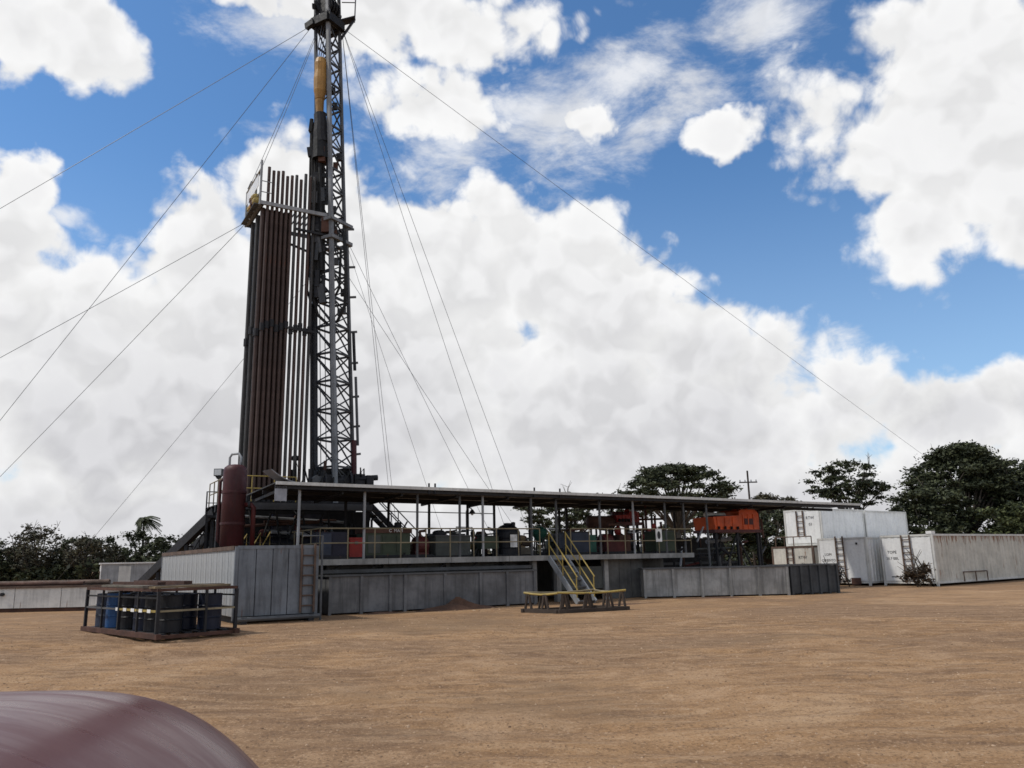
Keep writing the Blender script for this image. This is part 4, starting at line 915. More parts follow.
for i in range(46):
    x, y, z = rs.uniform(0, 3.3), rs.uniform(0, 1.6), rs.uniform(.06, 1.5)
    if i % 3 == 0: MB().tube((x, y, 0.06), (x + rs.uniform(-.1, .1), y, z + .5), rs.uniform(.03, .09), n=8).build('cylinder', rs.choice(['steel_dark', 'steel_black', 'rust', 'brace_grey']), o)
    elif i % 3 == 1: MB().bar((x, y, z), (x + rs.uniform(-.6, .6), y + rs.uniform(-.3, .3), z * .3), rs.uniform(.06, .14)).build('strut', rs.choice(['steel_dark', 'steel_black', 'steel_grey']), o)
    else: MB().path([(x, y, z), (x + rs.uniform(-.3, .3), y - .2, z + .3), (x + rs.uniform(-.5, .5), y, .1)], .03, 6).build('hose', 'rubber', o)
x_, y_, _ = D(3.45, 5.2)
stairs('rig_stairs', 'dark open stairs with handrails descending right from the drill floor', (x_, y_, 1.6), UA + math.pi / 2, 2.6, 2.5, .8, 9, 'steel_dark', 'steel_black', 'steel_grey')
o = DT('stair_landing', 'dark steel landing on legs under the rig stairs', 'landing', 5.7, 4.72, 0)
MB().box(0, 1.1, 0, 1.0, 1.5, 1.6).build('plate', 'steel_dark', o)
for a in (.06, 1.04):
    for b_ in (.06, .94): MB().bar((a, b_, 0), (a, b_, 1.5), .1).build('leg', 'steel_dark', o)
# V-door ramp, stair and small platform at the left
def ramp():
    A, B = Vector((-18.4, 38.6, .12)), Vector((-12.3, 33.2, 3.85)); dn = Vector((.68, .74, 0))
    o = thing('pipe_ramp', 'dark steel pipe ramp sloping up from the left to the drill floor', 'ramp', (-18.4, 38.6, 0))
    for k, off in enumerate((0, .75, 1.5)): MB().bar(A + dn * off, B + dn * off, .26, .40).build('beam', 'steel_dark', o, world=True)
    for i in range(9):
        f = i / 8; q = A + (B - A) * f; MB().bar(q + Vector((0, 0, .1)), q + dn * 1.5 + Vector((0, 0, .1)), .1, .06).build('cross_plate', 'steel_dark', o, world=True)
    for f in (.42, .72, .98):
        for off in (0.0, 1.5):
            q = A + (B - A) * f + dn * off; MB().bar((q.x, q.y, 0), (q.x, q.y, q.z - .1), .14).build('leg', 'steel_dark', o, world=True)
    MB().bar(A + (B - A) * .55 + Vector((.3, .3, -.9)), B + Vector((.2, 0, -1.2)), .1, .2).build('lower_brace', 'steel_grey', o, world=True)
ramp()
def small_platform():
    o = thing('access_platform', 'small railed steel platform at the head of the left stairs', 'platform', (-12.62, 33.0, 0), R(20))
    MB().box(0, .95, -.05, .9, 3.62, 3.72).build('plate', 'steel_dark', o)
    for a in (.05, .9):
        for b_ in (0.0, .85): MB().bar((a, b_, 0), (a, b_, 3.62), .09).build('leg', 'steel_dark', o)
    MB().bar((.05, 0, .3), (.9, 0, 3.3), .07).build('brace', 'steel_dark', o)
    railing(o, [(0, 0, 3.72), (.95, 0, 3.72)], .95, 'steel_grey', .45, .022); railing(o, [(0, 0, 3.72), (0, .85, 3.72)], .95, 'steel_grey', .45, .022)
small_platform()
stairs('access_stairs', 'narrow grey stairs climbing to the small platform beside the ramp', (-12.2, 34.4, 0), R(-96), 2.1, 3.65, .6, 14, 'steel_dark', 'steel_grey', 'steel_dark')
o = thing('flood_light', 'square floodlight on a pole above the small access platform', 'floodlight', (-12.3, 33.35, 3.72))
MB().tube((0, 0, 0), (0, 0, 1.65), .03, n=8).build('pole', 'steel_grey', o); MB().box(-.17, .17, -.14, .12, 1.62, 1.92).build('lamp_head', 'steel_grey', o); MB().box(-.14, .14, -.155, -.14, 1.65, 1.89).build('lens', 'lamp_glass', o)
MB().prism([(-.13, 1.62), (.13, 1.62), (.05, 1.5), (-.05, 1.5)], -.08, .06).build('bracket', 'steel_dark', o)

# ------------------------------------------------------------------ mast
E1, E2 = Vector((.5, .866, 0)), Vector((-.866, .5, 0)); MB0 = Vector((-7.38, 33.0, 0))
def mleg(i, j, z, w, inset=0.0):
    lean = Vector((-.0400, -.010, 0)) * (z - 5.4)
    return MB0 + lean + E1 * (inset + i * w) + E2 * (inset + j * w) + Vector((0, 0, z))
def mast():
    Ms = thing('drilling_mast', 'tall grey lattice drilling mast leaning slightly to the left', 'mast', (-7.5, 33.7, ZF))
    zl0, zl1, zu1 = ZF, 16.6, 28.6
    def w_lo(z): return 1.12 - .012 * (z - 5)
    def w_up(z): return .86 - .008 * (z - 16)
    def L(i, j, z, up): return mleg(i, j, z, w_up(z) if up else w_lo(z), .05 if up else 0)
    for up, z0, z1 in ((False, zl0, zl1), (True, 15.6, zu1)):
        for (i, j) in ((0, 0), (1, 0), (0, 1), (1, 1)):
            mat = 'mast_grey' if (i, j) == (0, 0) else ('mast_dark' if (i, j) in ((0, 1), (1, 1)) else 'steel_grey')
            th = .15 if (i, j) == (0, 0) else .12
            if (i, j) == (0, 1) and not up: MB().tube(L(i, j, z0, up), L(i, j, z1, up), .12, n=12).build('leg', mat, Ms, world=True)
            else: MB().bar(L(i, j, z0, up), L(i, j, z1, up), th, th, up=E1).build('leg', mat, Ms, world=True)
        n = 10 if not up else 12; zz = [z0 + .3 + (z1 - z0 - .3) * k / n for k in range(n + 1)]
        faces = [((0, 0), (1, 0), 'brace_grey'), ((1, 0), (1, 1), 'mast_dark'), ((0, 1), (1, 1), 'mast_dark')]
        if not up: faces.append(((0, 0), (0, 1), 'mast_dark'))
        for fi, (p, q, mt) in enumerate(faces):
            for k in range(n):
                a, b = zz[k], zz[k + 1]
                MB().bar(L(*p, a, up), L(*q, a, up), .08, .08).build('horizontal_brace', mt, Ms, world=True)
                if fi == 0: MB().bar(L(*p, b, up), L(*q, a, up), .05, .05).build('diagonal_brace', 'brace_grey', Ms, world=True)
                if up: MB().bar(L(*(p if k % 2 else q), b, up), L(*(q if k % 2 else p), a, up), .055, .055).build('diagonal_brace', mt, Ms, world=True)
                elif fi == 3: MB().bar(L(*q, b, up), L(*p, a, up), .06, .06).build('diagonal_brace', mt, Ms, world=True)
                else:
                    h = (a + b) / 2; mid = L(*q, h, up)
                    MB().bar(L(*p, a, up), mid, .05, .05).build('diagonal_brace', mt, Ms, world=True)
                    MB().bar(mid, L(*p, b, up), .05, .05).build('diagonal_brace', mt, Ms, world=True)
    # section lock collar, side brackets, ladder cage tubes
    for z, ww in ((16.55, 1.35), (15.7, 1.3)):
        a, b, c, d = (mleg(i, j, z, ww, -.12) for i, j in ((0, 0), (1, 0), (1, 1), (0, 1)))
        for p, q in ((a, b), (b, c), (c, d), (d, a)): MB().bar(p, q, .12, .14).build('collar_beam', 'mast_grey', Ms, world=True)
    for k, z in enumerate((6.2, 7.4, 8.7, 10.2, 11.6, 13.2, 14.6, 16.4)):
        q = mleg(1, 0, z, w_lo(z)); MB().bar(q, q + Vector((.32, .12, .05)), .07, .09).build('side_bracket', 'steel_grey', Ms, world=True)
    q0, q1 = mleg(1, 0, 6.6, 1.1), mleg(1, 0, 9.6, 1.06); MB().tube(q0 + Vector((.22, .05, 0)), q1 + Vector((.22, .05, 0)), .06, n=8).build('side_cylinder', 'steel_grey', Ms, world=True)
    q0, q1 = mleg(1, 0, 9.9, 1.1), mleg(1, 0, 11.6, 1.06); MB().tube(q0 + Vector((.16, .05, 0)), q1 + Vector((.16, .05, 0)), .07, n=8).build('side_cylinder', 'steel_dark', Ms, world=True)
    q0 = mleg(1, 0, 4.5, 1.1); MB().tube(q0 + Vector((.05, -.12, .5)), q0 + Vector((-.0, -.12, 2.3)), .11, n=10).build('raising_ram', 'maroon', Ms, world=True)
    c0, c1 = mleg(.55, .55, 4.6, 1.1), mleg(.5, .5, 16.8, 1.0); MB().tube(c0, c1, .09, n=10).build('telescoping_ram', 'steel_grey', Ms, world=True)
    rs = random.Random(8)
    for k in range(9): MB().path([mleg(.3 + .08 * k, .2 + .06 * k, 26.3, .8), mleg(.3 + .05 * k, .35 + .03 * k, 16, .9) + Vector((rs.uniform(-.06, .06), 0, 0)), mleg(.35 + .05 * k, .5, 5, 1.0)], .018, 5).build('mast_cable', 'cable', Ms, world=True)
    for k in range(14):
        z = rs.uniform(6, 25); q = mleg(rs.uniform(.1, .9), rs.uniform(0, .3), z, .95); MB().box(-.1, .1, -.08, .08, -.16, .16).build('junction_fitting', rs.choice(['steel_dark', 'steel_grey', 'brace_grey', 'rust']), Ms, loc=tuple(q - Vector(Ms.location)))
    # ladder up the inside
    la, lb = mleg(.25, .95, 5.0, 1.1), mleg(.55, .95, 5.0, 1.1); ta, tb = mleg(.25, .95, 16.4, 1.0), mleg(.55, .95, 16.4, 1.0)
    MB().bar(la, ta, .03).bar(lb, tb, .03).build('ladder', 'steel_grey', Ms, world=True)
    # crown
    cz = 26.6
    cr = MB()
    a, b, c, d = (mleg(i, j, cz, 1.02, -.1) for i, j in ((0, 0), (1, 0), (1, 1), (0, 1)))
    for p, q in ((a, b), (b, c), (c, d), (d, a)): cr.bar(p, q, .2, .4)
    cr.build('crown_frame', 'steel_black', Ms, world=True)
    for k in range(4):
        ctr = mleg(.15 + .22 * k, .35, 27.4, .8); sh = MB().lathe([(.1, -.05), (.44, -.05), (.40, 0), (.44, .05), (.1, .05)], 20, (0, 0, 0), 'x')
        sh.rot(Matrix.Rotation(R(60), 4, 'Z')); sh.v = [tuple(Vector(v) + ctr) for v in sh.v]; sh.build('crown_sheave', 'steel_black', Ms, world=True)
    for i, j in ((0, 0), (1, 0), (1, 1), (0, 1)):
        p = mleg(i, j, cz, 1.0, -.05); q = mleg(.5, .5, 28.4, .8); MB().bar(p, q, .14).build('crown_strut', 'steel_black', Ms, world=True)
    MB().bar(mleg(-.2, .8, 26.55, .9), mleg(-.2, 1.35, 26.45, .9), .2, .3).build('crown_bumper', 'steel_black', Ms, world=True)
    rs = random.Random(12)
    for k in range(22):
        q = mleg(rs.uniform(-.1, 1.1), rs.uniform(-.1, 1.1), rs.uniform(26.7, 28.4), .9); MB().bar(q, q + Vector((rs.uniform(-.35, .35), rs.uniform(-.35, .35), rs.uniform(-.5, .5))), rs.uniform(.08, .26), rs.uniform(.08, .26)).build('crown_fitting', rs.choice(['steel_black', 'steel_dark', 'brace_grey']), Ms, world=True)
    MB().bar(mleg(.45, .45, 26.5, .9), mleg(.5, .5, 28.0, .9), .55, .6).build('crown_cluster', 'steel_black', Ms, world=True)
    # crown platform bracket with railing
    p0 = mleg(1, 0, 26.9, .9); p1 = p0 + Vector((.62, .1, .25)); MB().bar(p0 + Vector((0, 0, -.9)), p1, .1, .1).build('platform_bracket', 'steel_dark', Ms, world=True)
    MB().bar(p0, p1, .45, .06).build('crown_platform', 'steel_dark', Ms, world=True)
    MB().bar(p1, p1 + Vector((.02, 0, 1.3)), .05).build('platform_post', 'steel_grey', Ms, world=True); MB().bar(p1 + Vector((0, 0, .9)), p0 + Vector((0, 0, 1.1)), .035).build('platform_rail', 'steel_grey', Ms, world=True)
    # service pipe up the left edge
    MB().path([mleg(0, 1, 17.4, 1.05) + Vector((-.05, -.2, 0)), mleg(0, 1, 13.4, 1.1) + Vector((-.22, -.2, 0)), mleg(0, 1, 12.7, 1.1) + Vector((-.05, -.2, 0)), mleg(0, 1, 4.6, 1.1) + Vector((-.12, -.25, 0))], .05, 8).build('standpipe', 'steel_dark', Ms, world=True)
    for z in (5.0, 6.0): MB().lathe([(.02, 0), (.14, .02), (.18, .1), (.14, .2), (.02, .24)], 12, tuple(mleg(0, 1, z, 1.1) + Vector((-.75, -.3, -.1)))).build('pressure_valve', 'steel_dark', Ms, world=True)
    MB().tube(mleg(0, 1, 4.15, 1.1) + Vector((-.75, -.3, 0)), mleg(0, 1, 6.8, 1.1) + Vector((-.75, -.3, 0)), .06, n=8).build('valve_riser', 'steel_dark', Ms, world=True)
mast()
def block():
    B = thing('travelling_block', 'orange-yellow travelling block with dark hook and swivel inside the mast', 'block', tuple(mleg(.1, .62, 19.4, .95)))
    def c(z, dx=0): return mleg(.05, .62, z, .95) + Vector((dx, -.15, 0))
    MB().lathe([(.12, 2.2), (.24, 2.15), (.30, 1.9), (.28, 1.5), (.31, 1.1), (.29, .5), (.2, .1), (.1, 0)], 14, tuple(c(22.4))).build('sheave_case', 'block_orange', B, world=True)
    MB().path([c(22.45), c(22.1), c(21.7)], .2, 12, .16).build('hook_neck', 'block_orange', B, world=True)
    MB().path([c(21.75), c(21.3, .03), c(20.8), c(20.3, .05)], .27, 12, .34).build('hook_body', 'steel_dark', B, world=True)
    MB().path([c(20.5), c(19.9), c(19.5)], .33, 10, .38).build('swivel', 'steel_black', B, world=True)
    MB().bar(c(20.0, .1), c(19.3, .1), .5, .3).build('swivel_guard', 'rust', B, world=True)
    for dx in (-.36, .0, .33): MB().tube(c(19.6, dx), c(17.4 + .3 * dx, dx * .8), .07, n=8).build('elevator_link', 'steel_dark', B, world=True)
    MB().path([c(19.5), c(17.2), c(14.2)], .12, 10).build('kelly', 'steel_black', B, world=True)
    MB().box(-.2, .3, -.2, .2, -.35, .35).build('elevator', 'rust', B, loc=tuple(c(16.3, .25) - Vector(B.location)))
    for i, z in enumerate((18.8, 18.2, 17.5, 16.9)): MB().bar(c(z, -.4), c(z - .1, .3), .12, .2).build('clamp', 'steel_black', B, world=True)
    MB().tube(c(21.5, -.38), c(15.0, -.3), .09, n=8).build('service_loop', 'rubber', B, world=True)
    MB().tube(c(17.0, -.45), c(13.2, -.5), .12, 12).build('hose_bundle', 'rubber', B, world=True) if False else None
    pts = [c(19.8, -.25), c(17.0, -.33), c(14.5, -.36), c(12.9, -.38), c(12.2, -.2), c(11.75, .25), c(11.9, .65), c(12.6, .98), c(14.2, 1.05), c(16.0, 1.0)]
    MB().path(pts, .07, 8).build('rotary_hose', 'rubber', B, world=True, smooth=True)
    pts = [c(18.6, -.1), c(15.0, -.15), c(13.5, -.18), c(12.8, .1), c(12.7, .4), c(13.4, .75), c(15.2, .85)]
    MB().path(pts, .06, 8).build('rotary_hose', 'rubber', B, world=True, smooth=True)
    rs = random.Random(4)
    for i in range(26):
        z = rs.uniform(13.2, 21.4); dx = rs.uniform(-.48, .12); MB().bar(c(z, dx), c(z - rs.uniform(.25, .9), dx + rs.uniform(-.12, .12)), rs.uniform(.12, .3), rs.uniform(.1, .28)).build('top_drive_part', rs.choice(['brace_grey', 'steel_dark', 'steel_black', 'rust', 'steel_grey']), B, world=True)
    for i in range(7): MB().path([c(20.8, -.42 + .1 * i), c(17.5, -.52 + .11 * i), c(13.4 - .2 * (i % 3), -.50 + .10 * i)], .05, 6).build('service_hose', 'rubber', B, world=True)
    for k in range(4): MB().tube(c(24.5, -.15 + .1 * k), mleg(.15 + .2 * k, .4, 27.3, .8), .02, n=5).build('drilling_line', 'cable', B, world=True)
block()

# ------------------------------------------------------------------ pipe rack: monkey board and racked pipes
BA = D(-1.51, 5.09); ZB = 16.78
def monkey_board():
    o = thing('racking_board', 'railed white racking platform high on the mast holding the pipe tops', 'racking board', (BA[0], BA[1], ZB), UA)
    # local x 0..2.6 towards the mast, y 0..2.7 away
    MB().bar((-.05, 0, 0), (3.0, 0, 0), .1, .16).build('front_beam', 'galv', o)
    MB().bar((-.05, 2.7, 0), (3.0, 2.7, 0), .1, .16).build('back_beam', 'steel_grey', o)
    MB().bar((-.02, .05, .002), (-.02, 2.65, .002), .12, .18).build('end_beam', 'mast_grey', o)
    for i in range(6): MB().box(-.30 + 0 * i, .12, .1 + i * .43, .1 + i * .43 + .38, -.05, -.02).build('deck_plank', 'steel_grey', o)
    for i in range(11): MB().bar((.32 + i * .2, .06, -.005), (.32 + i * .2, 1.6, -.005), .035, .07).build('finger', 'steel_dark', o)
    for (x, y, h) in ((-.08, 0, 1.95), (-.08, .9, 1.7), (-.08, 1.8, 1.7), (-.08, 2.7, 1.6)): MB().tube((x, y, -.1), (x, y, h), .05, n=6).build('post', 'galv', o)
    MB().tube((-.08, 0, 1.55), (-.08, 2.7, 1.55), .05, n=6).build('top_rail', 'rail_tan', o); MB().tube((-.08, 0, .5), (-.08, 2.7, .5), .025, n=6).build('mid_rail', 'galv', o)
    MB().box(-.13, -.115, .25, 2.5, .85, 1.42).build('banner', 'white_clean', o)
    MB().bar((-.08, 0, 1.0), (.4, 0, 1.0), .03).build('corner_rail', 'galv', o); MB().bar((-.08, 0, .5), (.4, 0, .5), .03).build('corner_rail', 'galv', o)
    for i, (y, z, m_) in enumerate(((.55, .1, 'yellow'), (.9, .15, 'rust'), (1.25, .1, 'block_orange'), (1.5, .12, 'yellow'), (.8, .38, 'yellow'), (1.15, .40, 'rust'))):
        MB().lathe([(.05, -.2), (.17, -.15), (.21, 0), (.17, .15), (.05, .2)], 10, (-.1, y, z + .12), 'y').build('coiled_rope', m_, o)
    MB().bar((.0, 2.6, -.06), (2.9, 1.2, -1.5), .09).build('support_brace', 'steel_dark', o); MB().bar((1.5, 0, -.9), (3.1, 0, -.95), .07, .1).build('lower_beam', 'steel_dark', o); MB().bar((.0, .0, -.08), (.0, .0, -.1), .1).build('pad', 'steel_dark', o)
monkey_board()
ORD = ['first', 'second', 'third', 'fourth', 'fifth', 'sixth', 'seventh', 'eighth', 'ninth', 'tenth', 'eleventh', 'twelfth', 'thirteenth']
def racked(name, label, x, y, top, r, mat, group, jz):
    bx, by, _ = D(-1.51 + x, 5.09 + y)
    o = thing(name, label, 'drill pipe', (bx, by, ZF), 0, group)
    tx, ty, _ = D(-1.51 + x * 1.0 + .02, 5.09 + y)
    H = top - ZF; e = Vector((tx - bx, ty - by, 0))
    MB().tube((0, 0, 0), e + Vector((0, 0, H)), r, n=8).build('pipe_body', mat, o)
    for z in (.12, jz):
        c = e * (z / H); MB().tube(c + Vector((0, 0, z - .12)), c + Vector((0, 0, z + .2)), r * 1.42, n=8).build('tool_joint', 'steel_dark', o)
tops = [18.55, 18.42, 18.45, 18.5, 18.3, 18.38, 18.45, 18.28, 18.6, 18.5, 18.55]
for k in range(11):
    racked('drill_pipe', 'tall slim drill pipe, %s from the left along the racking board front' % ORD[k], .26 + k * .2, .14, tops[k], .07, 'pipe_brown' if k < 6 and k != 3 else ('pipe_grey', 'pipe_brown')[k % 2], 'drill pipes standing in the front row', 7.2 + .1 * (k % 3))
k = 0
for row in range(5):
    for c in range(7 if row < 3 else 6):
        y = .42 + row * .44; x = .13 + c * .19 + (.09 if row % 2 else 0)
        if x > 1.45: continue
        racked('drill_collar', ('thick drill collar of the bundle front row, %s from the left' % ORD[c]) if row == 0 else 'thick drill collar in the rows behind the front of the bundle', x, y, ZB - .06 - .02 * (c % 3), .104, 'pipe_grey' if c < 2 and row > 0 else 'pipe_brown', 'drill collars in the bundle front row' if row == 0 else 'drill collars in the back rows of the bundle', 7.0 + .15 * ((c * 3 + row) % 4))
o = thing('pipe_belly_strap', 'dark steel strap across the slim racked pipes at mid height', 'strap', (BA[0], BA[1], 11.4), UA)
MB().bar((1.35, .03, 0), (2.5, .03, -.05), .05, .10).build('front_strap', 'steel_dark', o)

# ------------------------------------------------------------------ guy wires
def wire(label, a, b, r=.018, sag=.12, nm='guy_wire'):
    r *= .72
    a, b = Vector(a), Vector(b); n = 14
    pts = [a.lerp(b, i / n) - Vector((0, 0, sag * 4 * (i / n) * (1 - i / n))) - a for i in range(n + 1)]
    o = thing(nm, label, 'wire', tuple(a), 0, 'steel wires bracing the mast')
    MB().path(pts, r, 5).build('strand', 'cable', o)
    d = (pts[-1] - pts[-2]).normalized()
    MB().tube(pts[-1] - d * .5, pts[-1] - d * .1, .05, n=6).build('turnbuckle', 'steel_grey', o)
    if b.z < .2: MB().tube(pts[-1] - Vector((0, 0, .3)), pts[-1] + Vector((0, 0, .15)), .06, n=6).build('anchor_stake', 'rust', o)
wire('upper left guy wire from the crown to beyond the left edge', (-9.02, 33.2, 26.55), (-34.5, 22.37, 0.02), 0.018)
wire('left guy wire crossing the blue sky from the crown', (-9.02, 33.2, 26.55), (-35.1, 43.57, 0.02), 0.018)
wire('rear wire dropping from the crown to the outer corner of the racking board', (-8.75, 33.3, 26.6), (-11.84, 33.6, 18.3), 0.016)
wire('wire dropping from the crown to the middle of the racking board rail', (-8.65, 33.2, 26.6), (-11.2, 32.8, 18.4), 0.016)
wire('upper guy wire from the racking board to the left', (-11.92, 33.66, 16.78), (-35.76, 28.95, 0.02), 0.016)
wire('lower guy wire from the racking board to the left', (-11.92, 33.66, 16.7), (-35.6, 45.73, 0.02), 0.016)
wire('long thin guy wire running right from the crown over the whole view', (-7.75, 33.5, 26.6), (63.88, 94.45, 0.02), 0.016)
wire('steep dark wire beside the mast, left of a close pair', (-7.75, 33.5, 26.6), (-8.42, 59.12, 0.02), 0.018)
wire('steep dark wire beside the mast, right of a close pair', (-7.75, 33.5, 26.6), (-8.1, 58.91, 0.02), 0.018)
wire('guy wire from the crown to the canopy, left of two', (-7.75, 33.5, 26.6), (0.52, 49.5, 0.02), 0.016)
wire('guy wire from the crown to the canopy, right of two', (-7.75, 33.5, 26.6), (1.96, 48.62, 0.02), 0.016)
wire('faint wire sloping left from the mast behind the racked pipes', (-8.9, 34.0, 14.3), (-26.83, 46.5, 0.02), .012)
wire('faint wire dropping from the mid mast bracket just right of the steep pair', (-7.3, 33.74, 15.7), (-3.18, 48.34, 0.02), .012)
wire('short guy wire from the upper bracket at mid mast', (-7.3, 33.72, 15.9), (0.11, 49.75, 0.02), 0.014)
wire('short guy wire from the lower bracket at mid mast', (-7.25, 33.74, 14.25), (2.34, 48.39, 0.02), 0.014)

# ------------------------------------------------------------------ white containers at the right
CQ = math.atan2(.6, .8)
C1 = container('frac_tank', 'long rust-stained white container at the right edge, with an end ladder', 'container', (20.55, 40.2, 0), CQ, 13.4, 2.75, 2.52, 'white_rust', 'white_rust', side_wall='cream_rust', side_pitch=.42)
C2 = container('frac_tank', 'white container end-on with black lettering, between two other containers', 'container', (18.25, 42.5, 0), CQ, 11.5, 2.85, 2.48, 'white_clean', 'white_rust')
C3 = container('frac_tank', 'low cream container behind the dark tank, carrying another container', 'container', (16.6, 45.6, 0), CQ, 10.8, 2.75, 2.12, 'cream_rust', 'rust_rail')
C4 = container('frac_tank', 'upper white container with red ladder stacked on the low cream one', 'container', (17.4, 46.1, 2.12), CQ, 4.45, 2.45, 2.08, 'white_clean', 'white_rust', z_lift=.02, side_pitch=.6)
C5 = container('frac_tank', 'pale upper container at the right end of the stacked row', 'container', (17.4 + 4.6 * .8, 46.1 + 4.6 * .6, 2.12), CQ, 4.9, 2.45, 2.05, 'white_clean', 'white_rust', z_lift=.02, side_pitch=.6)
def end_ladder(C, y, z0, z1, w=.42, mat='rust_rail'):
    l = MB().bar((-.07, y - w / 2, z0), (-.07, y - w / 2, z1), .06).bar((-.07, y + w / 2, z0), (-.07, y + w / 2, z1), .06).build('ladder', mat, C)
    z = z0 + .2; f = None
    while z < z1:
        if f is None: f = MB().tube((0, -w / 2, 0), (0, w / 2, 0), .024, n=6).build('rung', mat, l, loc=(-.07, y, z))
        else: copyobj(f, l, (-.07, y, z))
        z += .32
def end_text(C, lines, y, z, size):
    for i, s in enumerate(lines): lettering(s, size * (1 if i == 0 else .9), 'ink', C, (-.012, y, z - i * size * 1.5), (R(90), 0, R(-90)))
for C in (C1, C2): MB().box(-.005, .02, .13, 2.75 - .13 if C is C1 else 2.72, .25, 2.36).build('end_plate', 'white_clean', C)
end_ladder(C1, 1.35, .15, 2.5); end_ladder(C2, 1.5, .15, 2.55)
MB().box(-.004, .02, .13, 2.32, .15, 1.95).build('end_plate', 'white_clean', C4); end_ladder(C4, 1.35, .55, 2.0)
MB().box(-.004, .02, .13, 2.62, .25, 1.98).build('end_plate', 'cream_rust', C3); end_ladder(C3, 1.5, .9, 2.1, .4, 'rust')
end_text(C4, ['RTW', '03'], .72, 1.5, .24); end_text(C3, ['RTW', '03'], .72, 1.4, .24)
end_text(C2, ['LOM', 'CEMENTO'], 2.25, 1.55, .2); end_text(C1, ['TOPE', '20.7 BBL'], 2.15, 1.6, .2)
MB().box(-.012, -.006, 1.7, 2.3, .42, .47).build('stencil_bar', 'ink', C1)
MB().lathe([(.06, -.02), (.06, .02)], 14, (-.02, .55, 2.15), 'x').build('vent_hole', 'ink', C2)
MB().box(-.10, -.02, .5, 1.0, .06, .4).build('valve_cover', 'rust', C2)
for (x0, x1, z0, z1, nm) in ((2.6, 5.2, .15, .62, 'side_bracket'),):
    MB().path([(x0, -.06, z0), (x0, -.06, z1), (x1, -.06, z1), (x1, -.06, z0)], .03, 6).build(nm, 'rust_rail', C1); MB().tube(((x0 + x1) / 2, -.06, z0), ((x0 + x1) / 2, -.06, z1), .03, n=6).build(nm, 'rust_rail', C1)
MB().box(-.02, .35, .02, .3, 2.52, 2.66).build('vent_box', 'white_clean', C1)
o = thing('container_railing', 'rusty handrail in front of the upper white container with the ladder', 'railing', (16.6, 45.6, 2.12), CQ)
MB().tube((.12, .15, .52), (.12, 2.5, .52), .03, n=6).build('top_rail', 'rust_rail', o)
for y in (.15, 1.3, 1.9, 2.5): MB().tube((.12, y, 0), (.12, y, .52), .03, n=6).build('post', 'rust_rail', o)
# dry bush and scrap by the corner of the container
# ------------------------------------------------------------------ vegetation
def leaves_mesh(name, centers, radii, n_per, size, mat, parent, seed, flat=.55):
    rs = np.random.RandomState(seed); V = []
    for (c, r, n) in zip(centers, radii, n_per):
        u = rs.normal(size=(n, 3)); u /= np.linalg.norm(u, axis=1)[:, None]; rad = np.minimum(np.abs(rs.normal(size=(n, 1))) * .62, 1.5)
        p = np.array(c) + u * rad * np.array([r, r, r * flat])
        a = rs.normal(size=(n, 3)); a[:, 2] *= .5; a /= np.linalg.norm(a, axis=1)[:, None]
        b = rs.normal(size=(n, 3)); b = np.cross(a, b); b /= np.linalg.norm(b, axis=1)[:, None]
        s = size * (.55 + .9 * rs.rand(n, 1))
        q = np.stack([p - a * s, p + b * s * .45, p + a * s, p - b * s * .45], axis=1)
        V.append(q.reshape(-1, 3))
    V = np.concatenate(V); nq = len(V) // 4
    me = bpy.data.meshes.new(name); me.vertices.add(len(V)); me.vertices.foreach_set('co', V.ravel())
    me.loops.add(nq * 4); me.loops.foreach_set('vertex_index', np.arange(nq * 4, dtype=np.int32))
    me.polygons.add(nq); me.polygons.foreach_set('loop_start', np.arange(0, nq * 4, 4, dtype=np.int32)); me.polygons.foreach_set('loop_total', np.full(nq, 4, dtype=np.int32))
    me.update(calc_edges=True); me.validate()
    o = bpy.data.objects.new(name, me); col.objects.link(o); me.materials.append(MATS[mat]); o.parent = parent
    return o
